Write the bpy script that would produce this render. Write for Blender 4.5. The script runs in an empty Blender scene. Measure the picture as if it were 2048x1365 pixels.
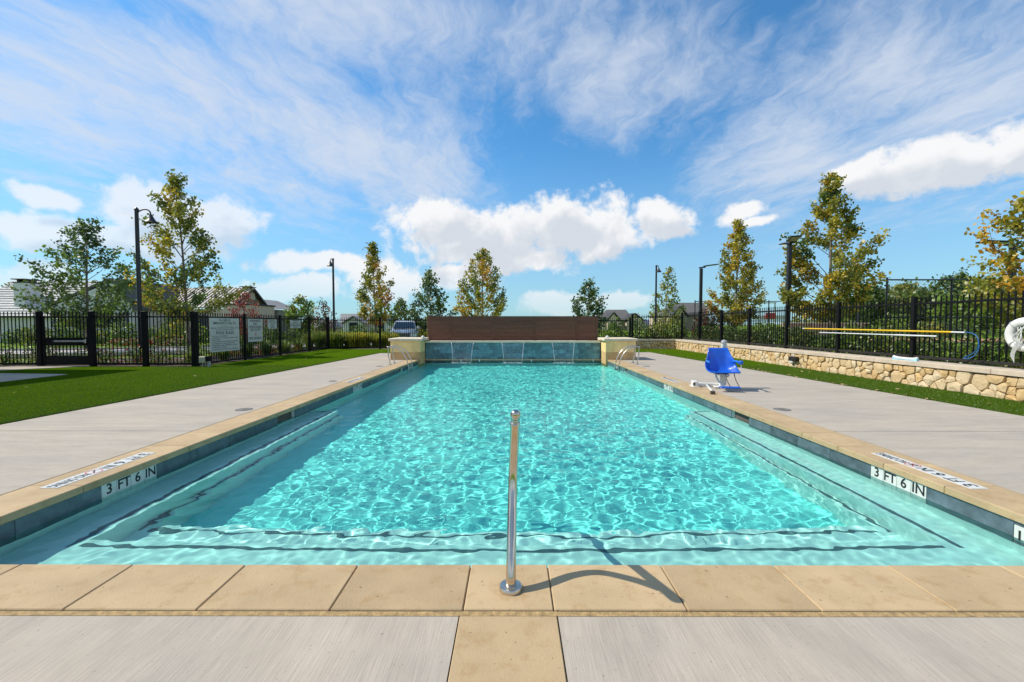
import bpy, math, random
import numpy as np
from mathutils import Vector, Matrix
R = math.radians
sc = bpy.context.scene
COL = sc.collection
random.seed(4)

# ------------------------------------------------------------------ camera
cam = bpy.data.cameras.new('camera'); cam_o = bpy.data.objects.new('camera', cam); COL.objects.link(cam_o)
cam.sensor_width = 36; cam.lens = 868 / 2048 * 36; cam.clip_end = 3000; cam.clip_start = 0.05
cam_o.location = (0, 0, 1.435)
cam_o.rotation_euler = (math.pi / 2 - math.atan(33.5 / 868), 0, math.atan(2 / 868))
sc.camera = cam_o

# ------------------------------------------------------------------ exposure / render
sc.view_settings.view_transform = 'Standard'; sc.view_settings.look = 'None'
sc.view_settings.exposure = 0.0; sc.view_settings.gamma = 1.0
sc.cycles.use_denoising = True
sc.cycles.max_bounces = 10; sc.cycles.transparent_max_bounces = 24; sc.cycles.transmission_bounces = 8
sc.cycles.caustics_refractive = True; sc.cycles.caustics_reflective = False
sc.cycles.sample_clamp_indirect = 6.0

# ------------------------------------------------------------------ sun
SUN = Vector((-0.89, 0.14, 1.0)).normalized()          # towards the sun
sun = bpy.data.lights.new('sun', 'SUN'); sun.energy = 4.8; sun.angle = R(0.5); sun.color = (1.0, 0.93, 0.81)
sun_o = bpy.data.objects.new('sun', sun); COL.objects.link(sun_o)
sun_o.rotation_euler = SUN.to_track_quat('Z', 'Y').to_euler(); sun_o.location = (-40, 10, 50)
sun.cycles.is_caustics_light = True

# ------------------------------------------------------------------ world: Nishita sky with procedural cirrus and cumulus
world = bpy.data.worlds.new('World'); sc.world = world; world.use_nodes = True
wt = world.node_tree
world.cycles.sampling_method = 'MANUAL'; world.cycles.sample_map_resolution = 256
for n in list(wt.nodes): wt.nodes.remove(n)
def wn(t, **k):
    n = wt.nodes.new(t)
    for a, v in k.items(): setattr(n, a, v)
    return n
def wl(a, b): wt.links.new(a, b)
def wset(sock, v):
    if isinstance(v, bpy.types.NodeSocket): wl(v, sock)
    else: sock.default_value = v
def wm(op, a, b=None, c=None, clamp=False):
    n = wn('ShaderNodeMath', operation=op, use_clamp=clamp); wset(n.inputs[0], a)
    if b is not None: wset(n.inputs[1], b)
    if c is not None: wset(n.inputs[2], c)
    return n.outputs[0]
def wv(op, a, b=None):
    n = wn('ShaderNodeVectorMath', operation=op); wset(n.inputs[0], a)
    if b is not None: wset(n.inputs[1], b)
    return n.outputs['Value'] if op in ('LENGTH', 'DOT_PRODUCT') else n.outputs[0]
def wss(v, lo, hi):
    n = wn('ShaderNodeMapRange', interpolation_type='SMOOTHSTEP'); wset(n.inputs[0], v)
    n.inputs[1].default_value = lo; n.inputs[2].default_value = hi
    return n.outputs[0]
def wnoise(vec, scale, detail=6, rough=0.55, dist=0.0, lac=2.0):
    n = wn('ShaderNodeTexNoise'); wl(vec, n.inputs['Vector']); n.inputs['Scale'].default_value = scale
    n.inputs['Detail'].default_value = detail; n.inputs['Roughness'].default_value = rough
    n.inputs['Distortion'].default_value = dist; n.inputs['Lacunarity'].default_value = lac
    return n
def wcomb(x, y, z):
    n = wn('ShaderNodeCombineXYZ'); wset(n.inputs[0], x); wset(n.inputs[1], y); wset(n.inputs[2], z); return n.outputs[0]
def wmixc(f, a, b, mode='MIX'):
    n = wn('ShaderNodeMix', data_type='RGBA', blend_type=mode); wset(n.inputs[0], f); wset(n.inputs[6], a); wset(n.inputs[7], b); return n.outputs[2]

SKY_STRENGTH = 0.15
sky = wn('ShaderNodeTexSky', sky_type='NISHITA'); sky.sun_disc = False
sky.sun_elevation = math.asin(SUN.z); sky.sun_rotation = math.atan2(SUN.x, SUN.y)
sky.altitude = 200; sky.air_density = 1.0; sky.dust_density = 0.35; sky.ozone_density = 2.5
tc = wn('ShaderNodeTexCoord'); D = tc.outputs['Generated']
sep = wn('ShaderNodeSeparateXYZ'); wl(D, sep.inputs[0]); dx, dy, dz = sep.outputs
az = wm('ARCTAN2', dx, dy); el = wm('ARCSINE', dz)
def azel(px, py):
    a = math.atan((px - 1026) / 868); return a, math.atan((649 - py) / 868 * math.cos(a))
# cirrus: streaks on a high flat layer
inv = wm('DIVIDE', 1.0, wm('ADD', wm('MAXIMUM', dz, 0.0), 0.10))
cx, cy = wm('MULTIPLY', dx, inv), wm('MULTIPLY', dy, inv)
plane = wcomb(cx, cy, 0.0)
warp = wnoise(plane, 0.9, 5, 0.6)
wofs = wv('SCALE', wv('SUBTRACT', warp.outputs['Color'], (0.5, 0.5, 0.5))); wofs.node.inputs[3].default_value = 0.75
planew = wv('ADD', plane, wofs)
mp = wn('ShaderNodeMapping'); wl(planew, mp.inputs[0]); mp.inputs['Rotation'].default_value = (0, 0, R(24)); mp.inputs['Scale'].default_value = (1.6, 0.9, 1)
mp.inputs['Location'].default_value = (3.1, 1.7, 0)
ci1 = wnoise(mp.outputs[0], 0.95, 10, 0.62, 0.0).outputs['Fac']
mp2 = wn('ShaderNodeMapping'); wl(planew, mp2.inputs[0]); mp2.inputs['Rotation'].default_value = (0, 0, R(30)); mp2.inputs['Scale'].default_value = (6.0, 1.9, 1)
ci2 = wnoise(mp2.outputs[0], 1.3, 10, 0.68, 0.0).outputs['Fac']
ae = wcomb(az, el, 0.0)
def blob(px, py, rx, ry, vec):
    a, e = azel(px, py)
    a2, _ = azel(px + rx, py); _, e2 = azel(px, py - ry)
    return wv('LENGTH', wv('MULTIPLY', wv('SUBTRACT', vec, (a, e, 0.0)), (1 / max(a2 - a, .01), 1 / max(e2 - e, .01), 1.0)))
def fmax(lst):
    o = lst[0]
    for q in lst[1:]: o = wm('MAXIMUM', o, q)
    return o
cmask = [wm('SUBTRACT', 1.0, blob(px, py, rx, ry, ae), clamp=True) for px, py, rx, ry in
         [(280, 200, 850, 380), (700, 310, 420, 220), (1820, 190, 640, 340), (1230, 160, 330, 240), (1600, 320, 400, 200), (700, 40, 900, 220)]]
behind = wss(wm('ABSOLUTE', az), 0.95, 1.3)
cm = wm('MAXIMUM', fmax(cmask), wm('MULTIPLY', behind, 0.45))
cir = wm('ADD', wm('MULTIPLY', ci1, 0.62), wm('MULTIPLY', ci2, 0.38))
cirrus = wss(wm('ADD', cir, wm('MULTIPLY', wm('SUBTRACT', wm('POWER', cm, 0.6), 0.50), 0.34)), 0.40, 0.74)
cirrus = wm('MULTIPLY', cirrus, 0.88)
# cumulus
pw = wnoise(ae, 5.0, 3, 0.5)
pofs = wv('SCALE', wv('SUBTRACT', pw.outputs['Color'], (0.5, 0.5, 0.5))); pofs.node.inputs[3].default_value = 0.09
aew = wv('ADD', ae, pofs)
CUM = [(1120, 455, 165, 75), (880, 450, 105, 55), (960, 480, 190, 58), (1200, 490, 110, 40), (1000, 520, 170, 32), (1312, 440, 88, 48), (1330, 462, 70, 22),
       (1860, 345, 290, 60), (2010, 310, 120, 78), (1720, 352, 110, 34), (2130, 290, 160, 90),
       (320, 430, 130, 75), (430, 440, 110, 50), (130, 468, 170, 50), (270, 480, 200, 45), (110, 392, 75, 24), (60, 550, 110, 40),
       (1478, 432, 58, 26), (1505, 450, 40, 14), (775, 560, 90, 55), (590, 575, 150, 36), (930, 555, 80, 30), (1110, 608, 95, 38), (1240, 600, 90, 24), (650, 520, 160, 26),
       (2400, 420, 300, 80), (-500, 380, 400, 100)]
fields = [wm('SUBTRACT', 1.0, blob(*b, aew)) for b in CUM]
for a, e, ra, re_ in [(2.0, .32, .5, .13), (2.7, .2, .4, .09), (-2.1, .4, .45, .14), (-2.75, .25, .5, .1), (1.55, .55, .3, .12), (-1.5, .2, .3, .08)]:
    fields.append(wm('SUBTRACT', 1.0, wv('LENGTH', wv('MULTIPLY', wv('SUBTRACT', aew, (a, e, 0.0)), (1 / ra, 1 / re_, 1.0)))))
field = fmax(fields)
puff = wnoise(ae, 15.0, 9, 0.62, 0.2).outputs['Fac']
puff2 = wnoise(aew, 42.0, 6, 0.6, 0.0).outputs['Fac']
dens = wm('ADD', wm('ADD', field, wm('MULTIPLY', wm('SUBTRACT', puff, 0.50), 1.5)), wm('MULTIPLY', wm('SUBTRACT', puff2, 0.5), 0.55))
lowfade = wss(el, 0.02, 0.13)
cum = wm('MULTIPLY', wm('MULTIPLY', wss(dens, 0.0, 0.42), wm('ADD', 0.40, wm('MULTIPLY', lowfade, 0.58))), wm('ADD', 0.72, wm('MULTIPLY', wss(az, -0.62, -0.25), 0.28)))
# softly shaded cloud bodies: the same density sampled a little towards the sun
ae_s = wv('ADD', ae, (-0.016, 0.030, 0.0))
puff_s = wnoise(ae_s, 13.0, 5, 0.55, 0.3).outputs['Fac']
field_s = fmax([wm('SUBTRACT', 1.0, blob(*b, wv('ADD', aew, (-0.02, 0.035, 0.0)))) for b in CUM[:16]])
thick = wss(wm('ADD', field_s, wm('MULTIPLY', wm('SUBTRACT', puff_s, 0.5), 2.2)), 0.0, 0.75)
skyc = wmixc(1.0, sky.outputs[0], (0.47, 0.98, 1.20, 1), 'MULTIPLY')
hz = wm('SUBTRACT', 1.0, wss(el, -0.02, 0.42))
skyc = wmixc(wm('MULTIPLY', hz, 0.66), skyc, (2.75, 3.8, 4.6, 1))
c1 = wmixc(cirrus, skyc, (4.5, 4.95, 5.7, 1))
ccol = wmixc(thick, (6.35, 6.35, 6.4, 1), (4.5, 4.8, 5.25, 1))
c2 = wmixc(cum, c1, ccol)
bg = wn('ShaderNodeBackground'); wl(c2, bg.inputs[0]); bg.inputs[1].default_value = SKY_STRENGTH
wo = wn('ShaderNodeOutputWorld'); wl(bg.outputs[0], wo.inputs[0])

# ------------------------------------------------------------------ helpers
def at(px, py, Y):
    """place seen in that direction from the photographer's spot, Y metres ahead"""
    return Vector(((px - 1026) / 868 * Y, Y, 1.435 + (649 - py) / 868 * Y))

def _link(nt, a, b): nt.links.new(a, b)
def pmat(name, c, rough=0.6, metal=0.0, var=0.12, vscale=4.0, c2=None, bump=0.0, bscale=60.0, stretch=None, rand=0.0, speck=0.0, spec=None, coat=0.0, detail=6):
    m = bpy.data.materials.new(name); m.use_nodes = True; nt = m.node_tree; b = nt.nodes['Principled BSDF']
    b.inputs['Roughness'].default_value = rough; b.inputs['Metallic'].default_value = metal
    if spec is not None: b.inputs['Specular IOR Level'].default_value = spec
    if coat: b.inputs['Coat Weight'].default_value = coat; b.inputs['Coat Roughness'].default_value = 0.06
    co = nt.nodes.new('ShaderNodeTexCoord'); src = co.outputs['Object']
    if rand:
        oi = nt.nodes.new('ShaderNodeObjectInfo'); ad = nt.nodes.new('ShaderNodeVectorMath'); ad.operation = 'MULTIPLY_ADD'
        _link(nt, oi.outputs['Random'], ad.inputs[0]); ad.inputs[1].default_value = (37, 53, 71); _link(nt, src, ad.inputs[2]); src = ad.outputs[0]
    if stretch:
        mp_ = nt.nodes.new('ShaderNodeMapping'); mp_.inputs['Scale'].default_value = stretch; _link(nt, src, mp_.inputs[0]); vsrc = mp_.outputs[0]
    else: vsrc = src
    n = nt.nodes.new('ShaderNodeTexNoise'); n.inputs['Scale'].default_value = vscale; n.inputs['Detail'].default_value = detail; n.inputs['Roughness'].default_value = 0.6; _link(nt, vsrc, n.inputs['Vector'])
    mx = nt.nodes.new('ShaderNodeMix'); mx.data_type = 'RGBA'
    d = c2 if c2 else tuple(max(0, q * (1 - 2 * var)) for q in c)
    l = c if c2 else tuple(min(1, q * (1 + 2 * var)) for q in c)
    mr = nt.nodes.new('ShaderNodeMapRange'); mr.inputs[1].default_value = 0.3; mr.inputs[2].default_value = 0.7; _link(nt, n.outputs['Fac'], mr.inputs[0])
    _link(nt, mr.outputs[0], mx.inputs[0]); mx.inputs[6].default_value = (*d, 1); mx.inputs[7].default_value = (*l, 1)
    out = mx.outputs[2]
    if rand:
        hs = nt.nodes.new('ShaderNodeHueSaturation'); r2 = nt.nodes.new('ShaderNodeMapRange'); _link(nt, oi.outputs['Random'], r2.inputs[0])
        r2.inputs[3].default_value = 1 - rand; r2.inputs[4].default_value = 1 + rand; _link(nt, r2.outputs[0], hs.inputs['Value']); _link(nt, out, hs.inputs['Color']); out = hs.outputs[0]
    if speck:
        n3 = nt.nodes.new('ShaderNodeTexNoise'); n3.inputs['Scale'].default_value = bscale * 1.3; n3.inputs['Detail'].default_value = 2; _link(nt, src, n3.inputs['Vector'])
        m3 = nt.nodes.new('ShaderNodeMapRange'); m3.inputs[1].default_value = 0.28; m3.inputs[2].default_value = 0.45; m3.inputs[3].default_value = 1 - speck; _link(nt, n3.outputs['Fac'], m3.inputs[0])
        mm = nt.nodes.new('ShaderNodeMix'); mm.data_type = 'RGBA'; mm.blend_type = 'MULTIPLY'; mm.inputs[0].default_value = 1.0; _link(nt, out, mm.inputs[6]); _link(nt, m3.outputs[0], mm.inputs[7]); out = mm.outputs[2]
    _link(nt, out, b.inputs['Base Color'])
    if bump:
        n2 = nt.nodes.new('ShaderNodeTexNoise'); n2.inputs['Scale'].default_value = bscale; n2.inputs['Detail'].default_value = 5; _link(nt, vsrc if stretch else src, n2.inputs['Vector'])
        bp = nt.nodes.new('ShaderNodeBump'); bp.inputs['Strength'].default_value = bump; bp.inputs['Distance'].default_value = 0.02; _link(nt, n2.outputs['Fac'], bp.inputs['Height']); _link(nt, bp.outputs[0], b.inputs['Normal'])
    return m
def leafmat(name, c, trans=0.45, var=0.35):
    m = bpy.data.materials.new(name); m.use_nodes = True; nt = m.node_tree; nt.nodes.clear()
    o = nt.nodes.new('ShaderNodeOutputMaterial'); d = nt.nodes.new('ShaderNodeBsdfDiffuse'); t = nt.nodes.new('ShaderNodeBsdfTranslucent'); mix = nt.nodes.new('ShaderNodeMixShader')
    g = nt.nodes.new('ShaderNodeBsdfGlossy'); g.inputs['Roughness'].default_value = 0.45; mix2 = nt.nodes.new('ShaderNodeMixShader'); mix2.inputs[0].default_value = 0.05
    ge = nt.nodes.new('ShaderNodeNewGeometry'); mr = nt.nodes.new('ShaderNodeMapRange'); _link(nt, ge.outputs['Random Per Island'], mr.inputs[0]); mr.inputs[3].default_value = 1 - var; mr.inputs[4].default_value = 1 + var
    hs = nt.nodes.new('ShaderNodeHueSaturation'); hs.inputs['Color'].default_value = (*c, 1); _link(nt, mr.outputs[0], hs.inputs['Value'])
    _link(nt, hs.outputs[0], d.inputs[0]); _link(nt, hs.outputs[0], t.inputs[0]); mix.inputs[0].default_value = trans
    _link(nt, d.outputs[0], mix.inputs[1]); _link(nt, t.outputs[0], mix.inputs[2]); _link(nt, mix.outputs[0], mix2.inputs[1]); _link(nt, g.outputs[0], mix2.inputs[2]); _link(nt, mix2.outputs[0], o.inputs[0])
    return m

class MB:
    def __init__(s): s.v = []; s.f = []; s.m = []
    def add(s, v, f, mi=0):
        n = len(s.v); s.v += [tuple(p) for p in v]; s.f += [tuple(i + n for i in q) for q in f]; s.m += [mi] * len(f); return s
    def box(s, a, b, mi=0, M=None):
        v = [Vector((x, y, z)) for x in (a[0], b[0]) for y in (a[1], b[1]) for z in (a[2], b[2])]
        if M is not None: v = [M @ p for p in v]
        return s.add(v, [(0, 1, 3, 2), (4, 6, 7, 5), (0, 4, 5, 1), (2, 3, 7, 6), (0, 2, 6, 4), (1, 5, 7, 3)], mi)
    def bbox(s, a, b, e=0.004, mi=0, M=None):
        """box with its edges bevelled"""
        ax, ay, az_ = a; bx, by, bz = b
        v = []; idx = {}
        for i, (x, sx) in enumerate(((ax, 1), (bx, -1))):
            for j, (y, sy) in enumerate(((ay, 1), (by, -1))):
                for k, (z, sz) in enumerate(((az_, 1), (bz, -1))):
                    for q, p in enumerate(((x, y + sy * e, z + sz * e), (x + sx * e, y, z + sz * e), (x + sx * e, y + sy * e, z))):
                        idx[i, j, k, q] = len(v); v.append(Vector(p))
        f = []
        g = lambda i, j, k, q: idx[i, j, k, q]
        f += [(g(0,0,0,0), g(0,0,1,0), g(0,1,1,0), g(0,1,0,0)), (g(1,0,0,0), g(1,1,0,0), g(1,1,1,0), g(1,0,1,0))]
        f += [(g(0,0,0,1), g(1,0,0,1), g(1,0,1,1), g(0,0,1,1)), (g(0,1,0,1), g(0,1,1,1), g(1,1,1,1), g(1,1,0,1))]
        f += [(g(0,0,0,2), g(0,1,0,2), g(1,1,0,2), g(1,0,0,2)), (g(0,0,1,2), g(1,0,1,2), g(1,1,1,2), g(0,1,1,2))]
        for i in (0, 1):
            for j in (0, 1): f.append((g(i,j,0,0), g(i,j,0,1), g(i,j,1,1), g(i,j,1,0)))
            for k in (0, 1): f.append((g(i,0,k,0), g(i,0,k,2), g(i,1,k,2), g(i,1,k,0)))
        for j in (0, 1):
            for k in (0, 1): f.append((g(0,j,k,1), g(0,j,k,2), g(1,j,k,2), g(1,j,k,1)))
        for i in (0, 1):
            for j in (0, 1):
                for k in (0, 1): f.append((g(i,j,k,0), g(i,j,k,1), g(i,j,k,2)))
        if M is not None: v = [M @ p for p in v]
        return s.add(v, f, mi)
    def tube(s, pts, r, n=8, mi=0, cap=True):
        pts = [Vector(p) for p in pts]; k = len(pts); rr = r if hasattr(r, '__len__') else [r] * k
        t0 = (pts[1] - pts[0]).normalized(); u = t0.orthogonal().normalized(); v = []; f = []
        for i, p in enumerate(pts):
            t = ((pts[min(i + 1, k - 1)] - pts[max(i - 1, 0)])).normalized()
            u = (u - t * u.dot(t)); u = u.normalized() if u.length > 1e-6 else t.orthogonal().normalized(); w = t.cross(u)
            for j in range(n):
                a = 2 * math.pi * j / n; v.append(p + (u * math.cos(a) + w * math.sin(a)) * rr[i])
        for i in range(k - 1):
            for j in range(n): f.append((i * n + j, i * n + (j + 1) % n, (i + 1) * n + (j + 1) % n, (i + 1) * n + j))
        if cap: f.append(tuple(range(n - 1, -1, -1))); f.append(tuple((k - 1) * n + j for j in range(n)))
        return s.add(v, f, mi)
    def lathe(s, prof, c=(0, 0, 0), n=20, mi=0, M=None):
        v = []; f = []; k = len(prof); c = Vector(c)
        for r, z in prof:
            for j in range(n):
                a = 2 * math.pi * j / n; p = Vector((r * math.cos(a), r * math.sin(a), z)); v.append((M @ p if M is not None else p) + c)
        for i in range(k - 1):
            for j in range(n): f.append((i * n + j, i * n + (j + 1) % n, (i + 1) * n + (j + 1) % n, (i + 1) * n + j))
        f.append(tuple(range(n - 1, -1, -1))); f.append(tuple((k - 1) * n + j for j in range(n)))
        return s.add(v, f, mi)
    def prism(s, poly, z0, z1, mi=0):
        n = len(poly); v = [(x, y, z0) for x, y in poly] + [(x, y, z1) for x, y in poly]
        return s.add(v, [tuple(range(n - 1, -1, -1)), tuple(range(n, 2 * n))] + [(i, (i + 1) % n, n + (i + 1) % n, n + i) for i in range(n)], mi)
    def extr(s, pts, d, mi=0):
        """planar polygon (3D points) pushed along d"""
        n = len(pts); d = Vector(d); a = [Vector(p) for p in pts]; v = a + [p + d for p in a]
        return s.add(v, [tuple(range(n - 1, -1, -1)), tuple(range(n, 2 * n))] + [(i, (i + 1) % n, n + (i + 1) % n, n + i) for i in range(n)], mi)
    def mesh(s, name, mats, smooth=False):
        me = bpy.data.meshes.new(name); me.from_pydata(s.v, [], s.f)
        for m in (mats if isinstance(mats, (list, tuple)) else [mats]): me.materials.append(m)
        if any(s.m): me.polygons.foreach_set('material_index', s.m)
        if smooth:
            me.polygons.foreach_set('use_smooth', [True] * len(s.f))
            if smooth != 'all': me.set_sharp_from_angle(angle=R(40))
        return me
    def build(s, name, mats, parent=None, smooth=False): return obj(name, s.mesh(name, mats, smooth), parent)
INV = {}
def obj(name, me, parent=None, loc=None, rot=None, kind=None):
    o = bpy.data.objects.new(name, me); COL.objects.link(o)
    if loc is not None: o.location = loc
    if rot is not None: o.rotation_euler = rot
    if parent is not None:
        o.parent = parent; o.matrix_parent_inverse = INV.get(parent.name, Matrix())
    if kind: o['kind'] = kind
    return o
def tag(o, label, cat, group=None):
    o['label'] = label; o['category'] = cat
    if group: o['group'] = group
    return o
def thing(name, label, cat, loc=(0, 0, 0), rz=0.0, group=None, local=False):
    o = bpy.data.objects.new(name, None); COL.objects.link(o); o.empty_display_size = 0.1
    o.location = loc; o.rotation_euler = (0, 0, rz)
    if not local: INV[o.name] = Matrix.Translation(-Vector(loc))
    return tag(o, label, cat, group)
def struct(o, label=None):
    o['kind'] = 'structure'
    if label: o['label'] = label
    return o
def copy_tree(o, parent=None):
    c = o.copy(); COL.objects.link(c)
    if parent is not None: c.parent = parent
    for ch in list(o.children): copy_tree(ch, c)
    return c
def npmesh(name, v, f, mats, mi=None, smooth=False):
    v = np.asarray(v, np.float32); f = np.asarray(f, np.int32); k = f.shape[1]
    me = bpy.data.meshes.new(name); me.vertices.add(len(v)); me.vertices.foreach_set('co', v.ravel())
    me.loops.add(f.size); me.loops.foreach_set('vertex_index', f.ravel())
    me.polygons.add(len(f)); me.polygons.foreach_set('loop_start', np.arange(0, f.size, k, dtype=np.int32)); me.polygons.foreach_set('loop_total', np.full(len(f), k, np.int32))
    for m in (mats if isinstance(mats, (list, tuple)) else [mats]): me.materials.append(m)
    if mi is not None: me.polygons.foreach_set('material_index', np.asarray(mi, np.int32))
    if smooth: me.polygons.foreach_set('use_smooth', np.ones(len(f), bool))
    me.update(calc_edges=True); return me
def text(name, s, size, mat, parent, M, extrude=0.0, align='CENTER', width=None):
    c = bpy.data.curves.new(name, 'FONT'); c.body = s; c.size = size; c.align_x = align; c.align_y = 'CENTER'; c.extrude = extrude; c.resolution_u = 3
    c.offset = size * 0.018
    tmp = bpy.data.objects.new('tmp', c); me = bpy.data.meshes.new_from_object(tmp); bpy.data.objects.remove(tmp); bpy.data.curves.remove(c)
    me.materials.clear(); me.materials.append(mat); me.name = name
    if width:
        xs_ = [v.co.x for v in me.vertices]; w = max(xs_) - min(xs_); k = width / w
        for v in me.vertices: v.co.x *= k
    o = bpy.data.objects.new(name, me); COL.objects.link(o)
    o.parent = parent; o.matrix_parent_inverse = INV.get(parent.name, Matrix())
    o.matrix_basis = M
    return o
def basis(o, x, y):
    x = Vector(x).normalized(); y = Vector(y).normalized(); z = x.cross(y)
    return Matrix((( x.x, y.x, z.x, o[0]), (x.y, y.y, z.y, o[1]), (x.z, y.z, z.z, o[2]), (0, 0, 0, 1)))
# ------------------------------------------------------------------ materials
def deckmat(name, c, axis):
    """broomed concrete: fine parallel strokes, blotches, specks"""
    m = bpy.data.materials.new(name); m.use_nodes = True; nt = m.node_tree; b = nt.nodes['Principled BSDF']; b.inputs['Roughness'].default_value = 0.85; b.inputs['Specular IOR Level'].default_value = 0.25
    co = nt.nodes.new('ShaderNodeTexCoord')
    def noise(scale, st, detail=4, rough=0.6):
        mp_ = nt.nodes.new('ShaderNodeMapping'); mp_.inputs['Scale'].default_value = st; _link(nt, co.outputs['Object'], mp_.inputs[0])
        n = nt.nodes.new('ShaderNodeTexNoise'); n.inputs['Scale'].default_value = scale; n.inputs['Detail'].default_value = detail; n.inputs['Roughness'].default_value = rough; _link(nt, mp_.outputs[0], n.inputs['Vector']); return n.outputs['Fac']
    def rng(v, a, b_, lo, hi):
        r = nt.nodes.new('ShaderNodeMapRange'); _link(nt, v, r.inputs[0]); r.inputs[1].default_value = a; r.inputs[2].default_value = b_; r.inputs[3].default_value = lo; r.inputs[4].default_value = hi; return r.outputs[0]
    st = (1, 0.025, 1) if axis == 'y' else (0.06, 1, 1)
    broom = noise(150, st, 3, 0.7); blot = noise(1.3, (1, 1, 1) if axis == 'y' else (0.5, 1.6, 1), 6); blot2 = noise(5, (1, .35, 1) if axis == 'y' else (.3, 1.5, 1), 5); spk = noise(55, (1, 1, 1), 2)
    mul = lambda a, b_: (lambda q: (_link(nt, a, q.inputs[0]), _link(nt, b_, q.inputs[1]), q.outputs[0])[2])((lambda q: (setattr(q, 'operation', 'MULTIPLY'), q)[1])(nt.nodes.new('ShaderNodeMath')))
    v = mul(mul(rng(broom, .3, .7, .85, 1.09), rng(blot, .3, .7, .86, 1.07)), mul(rng(blot2, .3, .7, .89, 1.05), rng(spk, .25, .34, .6, 1.0)))
    warm = nt.nodes.new('ShaderNodeMix'); warm.data_type = 'RGBA'; _link(nt, rng(blot, .4, .65, 0, 1), warm.inputs[0]); warm.inputs[6].default_value = (*c, 1); warm.inputs[7].default_value = (c[0] * 1.0, c[1] * .98, c[2] * .94, 1)
    fin = nt.nodes.new('ShaderNodeMix'); fin.data_type = 'RGBA'; fin.blend_type = 'MULTIPLY'; fin.inputs[0].default_value = 1; _link(nt, warm.outputs[2], fin.inputs[6]); _link(nt, v, fin.inputs[7]); _link(nt, fin.outputs[2], b.inputs['Base Color'])
    bp = nt.nodes.new('ShaderNodeBump'); bp.inputs['Strength'].default_value = .5; bp.inputs['Distance'].default_value = .004; _link(nt, broom, bp.inputs['Height']); _link(nt, bp.outputs[0], b.inputs['Normal'])
    return m
M = {}
M['deck_y'] = deckmat('broomed_concrete', (.462, .405, .336), 'y')
M['deck_x'] = deckmat('brushed_concrete', (.458, .404, .338), 'x')
def copingmat():
    m = pmat('sandstone_coping', (.468, .338, .19), .75, var=.07, vscale=2.2, bump=.15, bscale=90, rand=.085, speck=.0, spec=.3)
    nt = m.node_tree; b = nt.nodes['Principled BSDF']; src = b.inputs['Base Color'].links[0].from_socket
    co = nt.nodes.new('ShaderNodeTexCoord')
    n = nt.nodes.new('ShaderNodeTexNoise'); n.inputs['Scale'].default_value = 7; n.inputs['Detail'].default_value = 7; n.inputs['Roughness'].default_value = .7; _link(nt, co.outputs['Object'], n.inputs['Vector'])
    r = nt.nodes.new('ShaderNodeMapRange'); _link(nt, n.outputs['Fac'], r.inputs[0]); r.inputs[1].default_value = .52; r.inputs[2].default_value = .72; r.inputs[4].default_value = .7
    mx = nt.nodes.new('ShaderNodeMix'); mx.data_type = 'RGBA'; _link(nt, r.outputs[0], mx.inputs[0]); _link(nt, src, mx.inputs[6]); mx.inputs[7].default_value = (.36, .22, .095, 1)
    n2 = nt.nodes.new('ShaderNodeTexNoise'); n2.inputs['Scale'].default_value = 38; n2.inputs['Detail'].default_value = 2; _link(nt, co.outputs['Object'], n2.inputs['Vector'])
    r2 = nt.nodes.new('ShaderNodeMapRange'); _link(nt, n2.outputs['Fac'], r2.inputs[0]); r2.inputs[1].default_value = .235; r2.inputs[2].default_value = .30; r2.inputs[3].default_value = .45
    mm = nt.nodes.new('ShaderNodeMix'); mm.data_type = 'RGBA'; mm.blend_type = 'MULTIPLY'; mm.inputs[0].default_value = 1; _link(nt, mx.outputs[2], mm.inputs[6]); _link(nt, r2.outputs[0], mm.inputs[7])
    _link(nt, mm.outputs[2], b.inputs['Base Color']); return m
M['coping'] = copingmat()
M['mortar'] = pmat('sand_mortar', (.40, .27, .12), .9, var=.2, vscale=30, bump=.5, bscale=150)
M['joint'] = pmat('dark_joint_and_shade', (.10, .085, .07), .95, var=.1)
M['plaster'] = pmat('white_plaster', (.80, .885, .85), .7, var=.03, vscale=3)
M['watertint'] = pmat('water_tinted_plaster', (.31, .87, .82), .7, var=.035, vscale=2)  # floor plaster coloured to imitate light absorbed by the deeper water
M['slate'] = pmat('slate_waterline_tile', (.085, .115, .135), .35, var=.22, vscale=6, rand=.25, bump=.1, bscale=30)
M['navy'] = pmat('navy_edge_tile', (.11, .155, .175), .3, var=.1)
M['falltile'] = pmat('blue_slate_tile', (.12, .235, .27), .32, var=.16, vscale=7, rand=.33, bump=.12, bscale=40)
M['markwhite'] = pmat('white_marker_tile', (.64, .64, .60), .3, var=.05, vscale=8)
M['ink'] = pmat('black_lettering', (.012, .013, .015), .5, var=.05)
M['red'] = pmat('red_print', (.55, .05, .04), .5, var=.05)
M['turf'] = pmat('artificial_turf', (.082, .150, .006), .9, var=.22, vscale=1.1, bump=1.0, bscale=260, c2=(.060, .120, .005), speck=.35, spec=.0)
M['lawn'] = pmat('lawn_grass', (.13, .22, .02), .95, var=.3, vscale=.4, bump=.6, bscale=40, spec=.1)
M['soil'] = pmat('mulch', (.075, .05, .035), 1, var=.35, vscale=12, bump=.8, bscale=60)
M['road'] = pmat('pale_street_concrete', (.40, .38, .36), .9, var=.08, vscale=1.5, bump=.2)
M['capstone'] = pmat('cast_stone_cap', (.70, .60, .44), .8, var=.07, vscale=4, bump=.2, bscale=80)
M['wallcap'] = pmat('concrete_wall_cap', (.56, .46, .35), .85, var=.08, vscale=4, bump=.25, bscale=80)
M['pillar'] = pmat('cream_limestone_panel', (.90, .66, .29), .75, var=.06, vscale=3, rand=.07, bump=.12)
M['pillarbase'] = pmat('tan_limestone_base', (.62, .40, .18), .8, var=.1, vscale=3, rand=.05, bump=.12)
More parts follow.
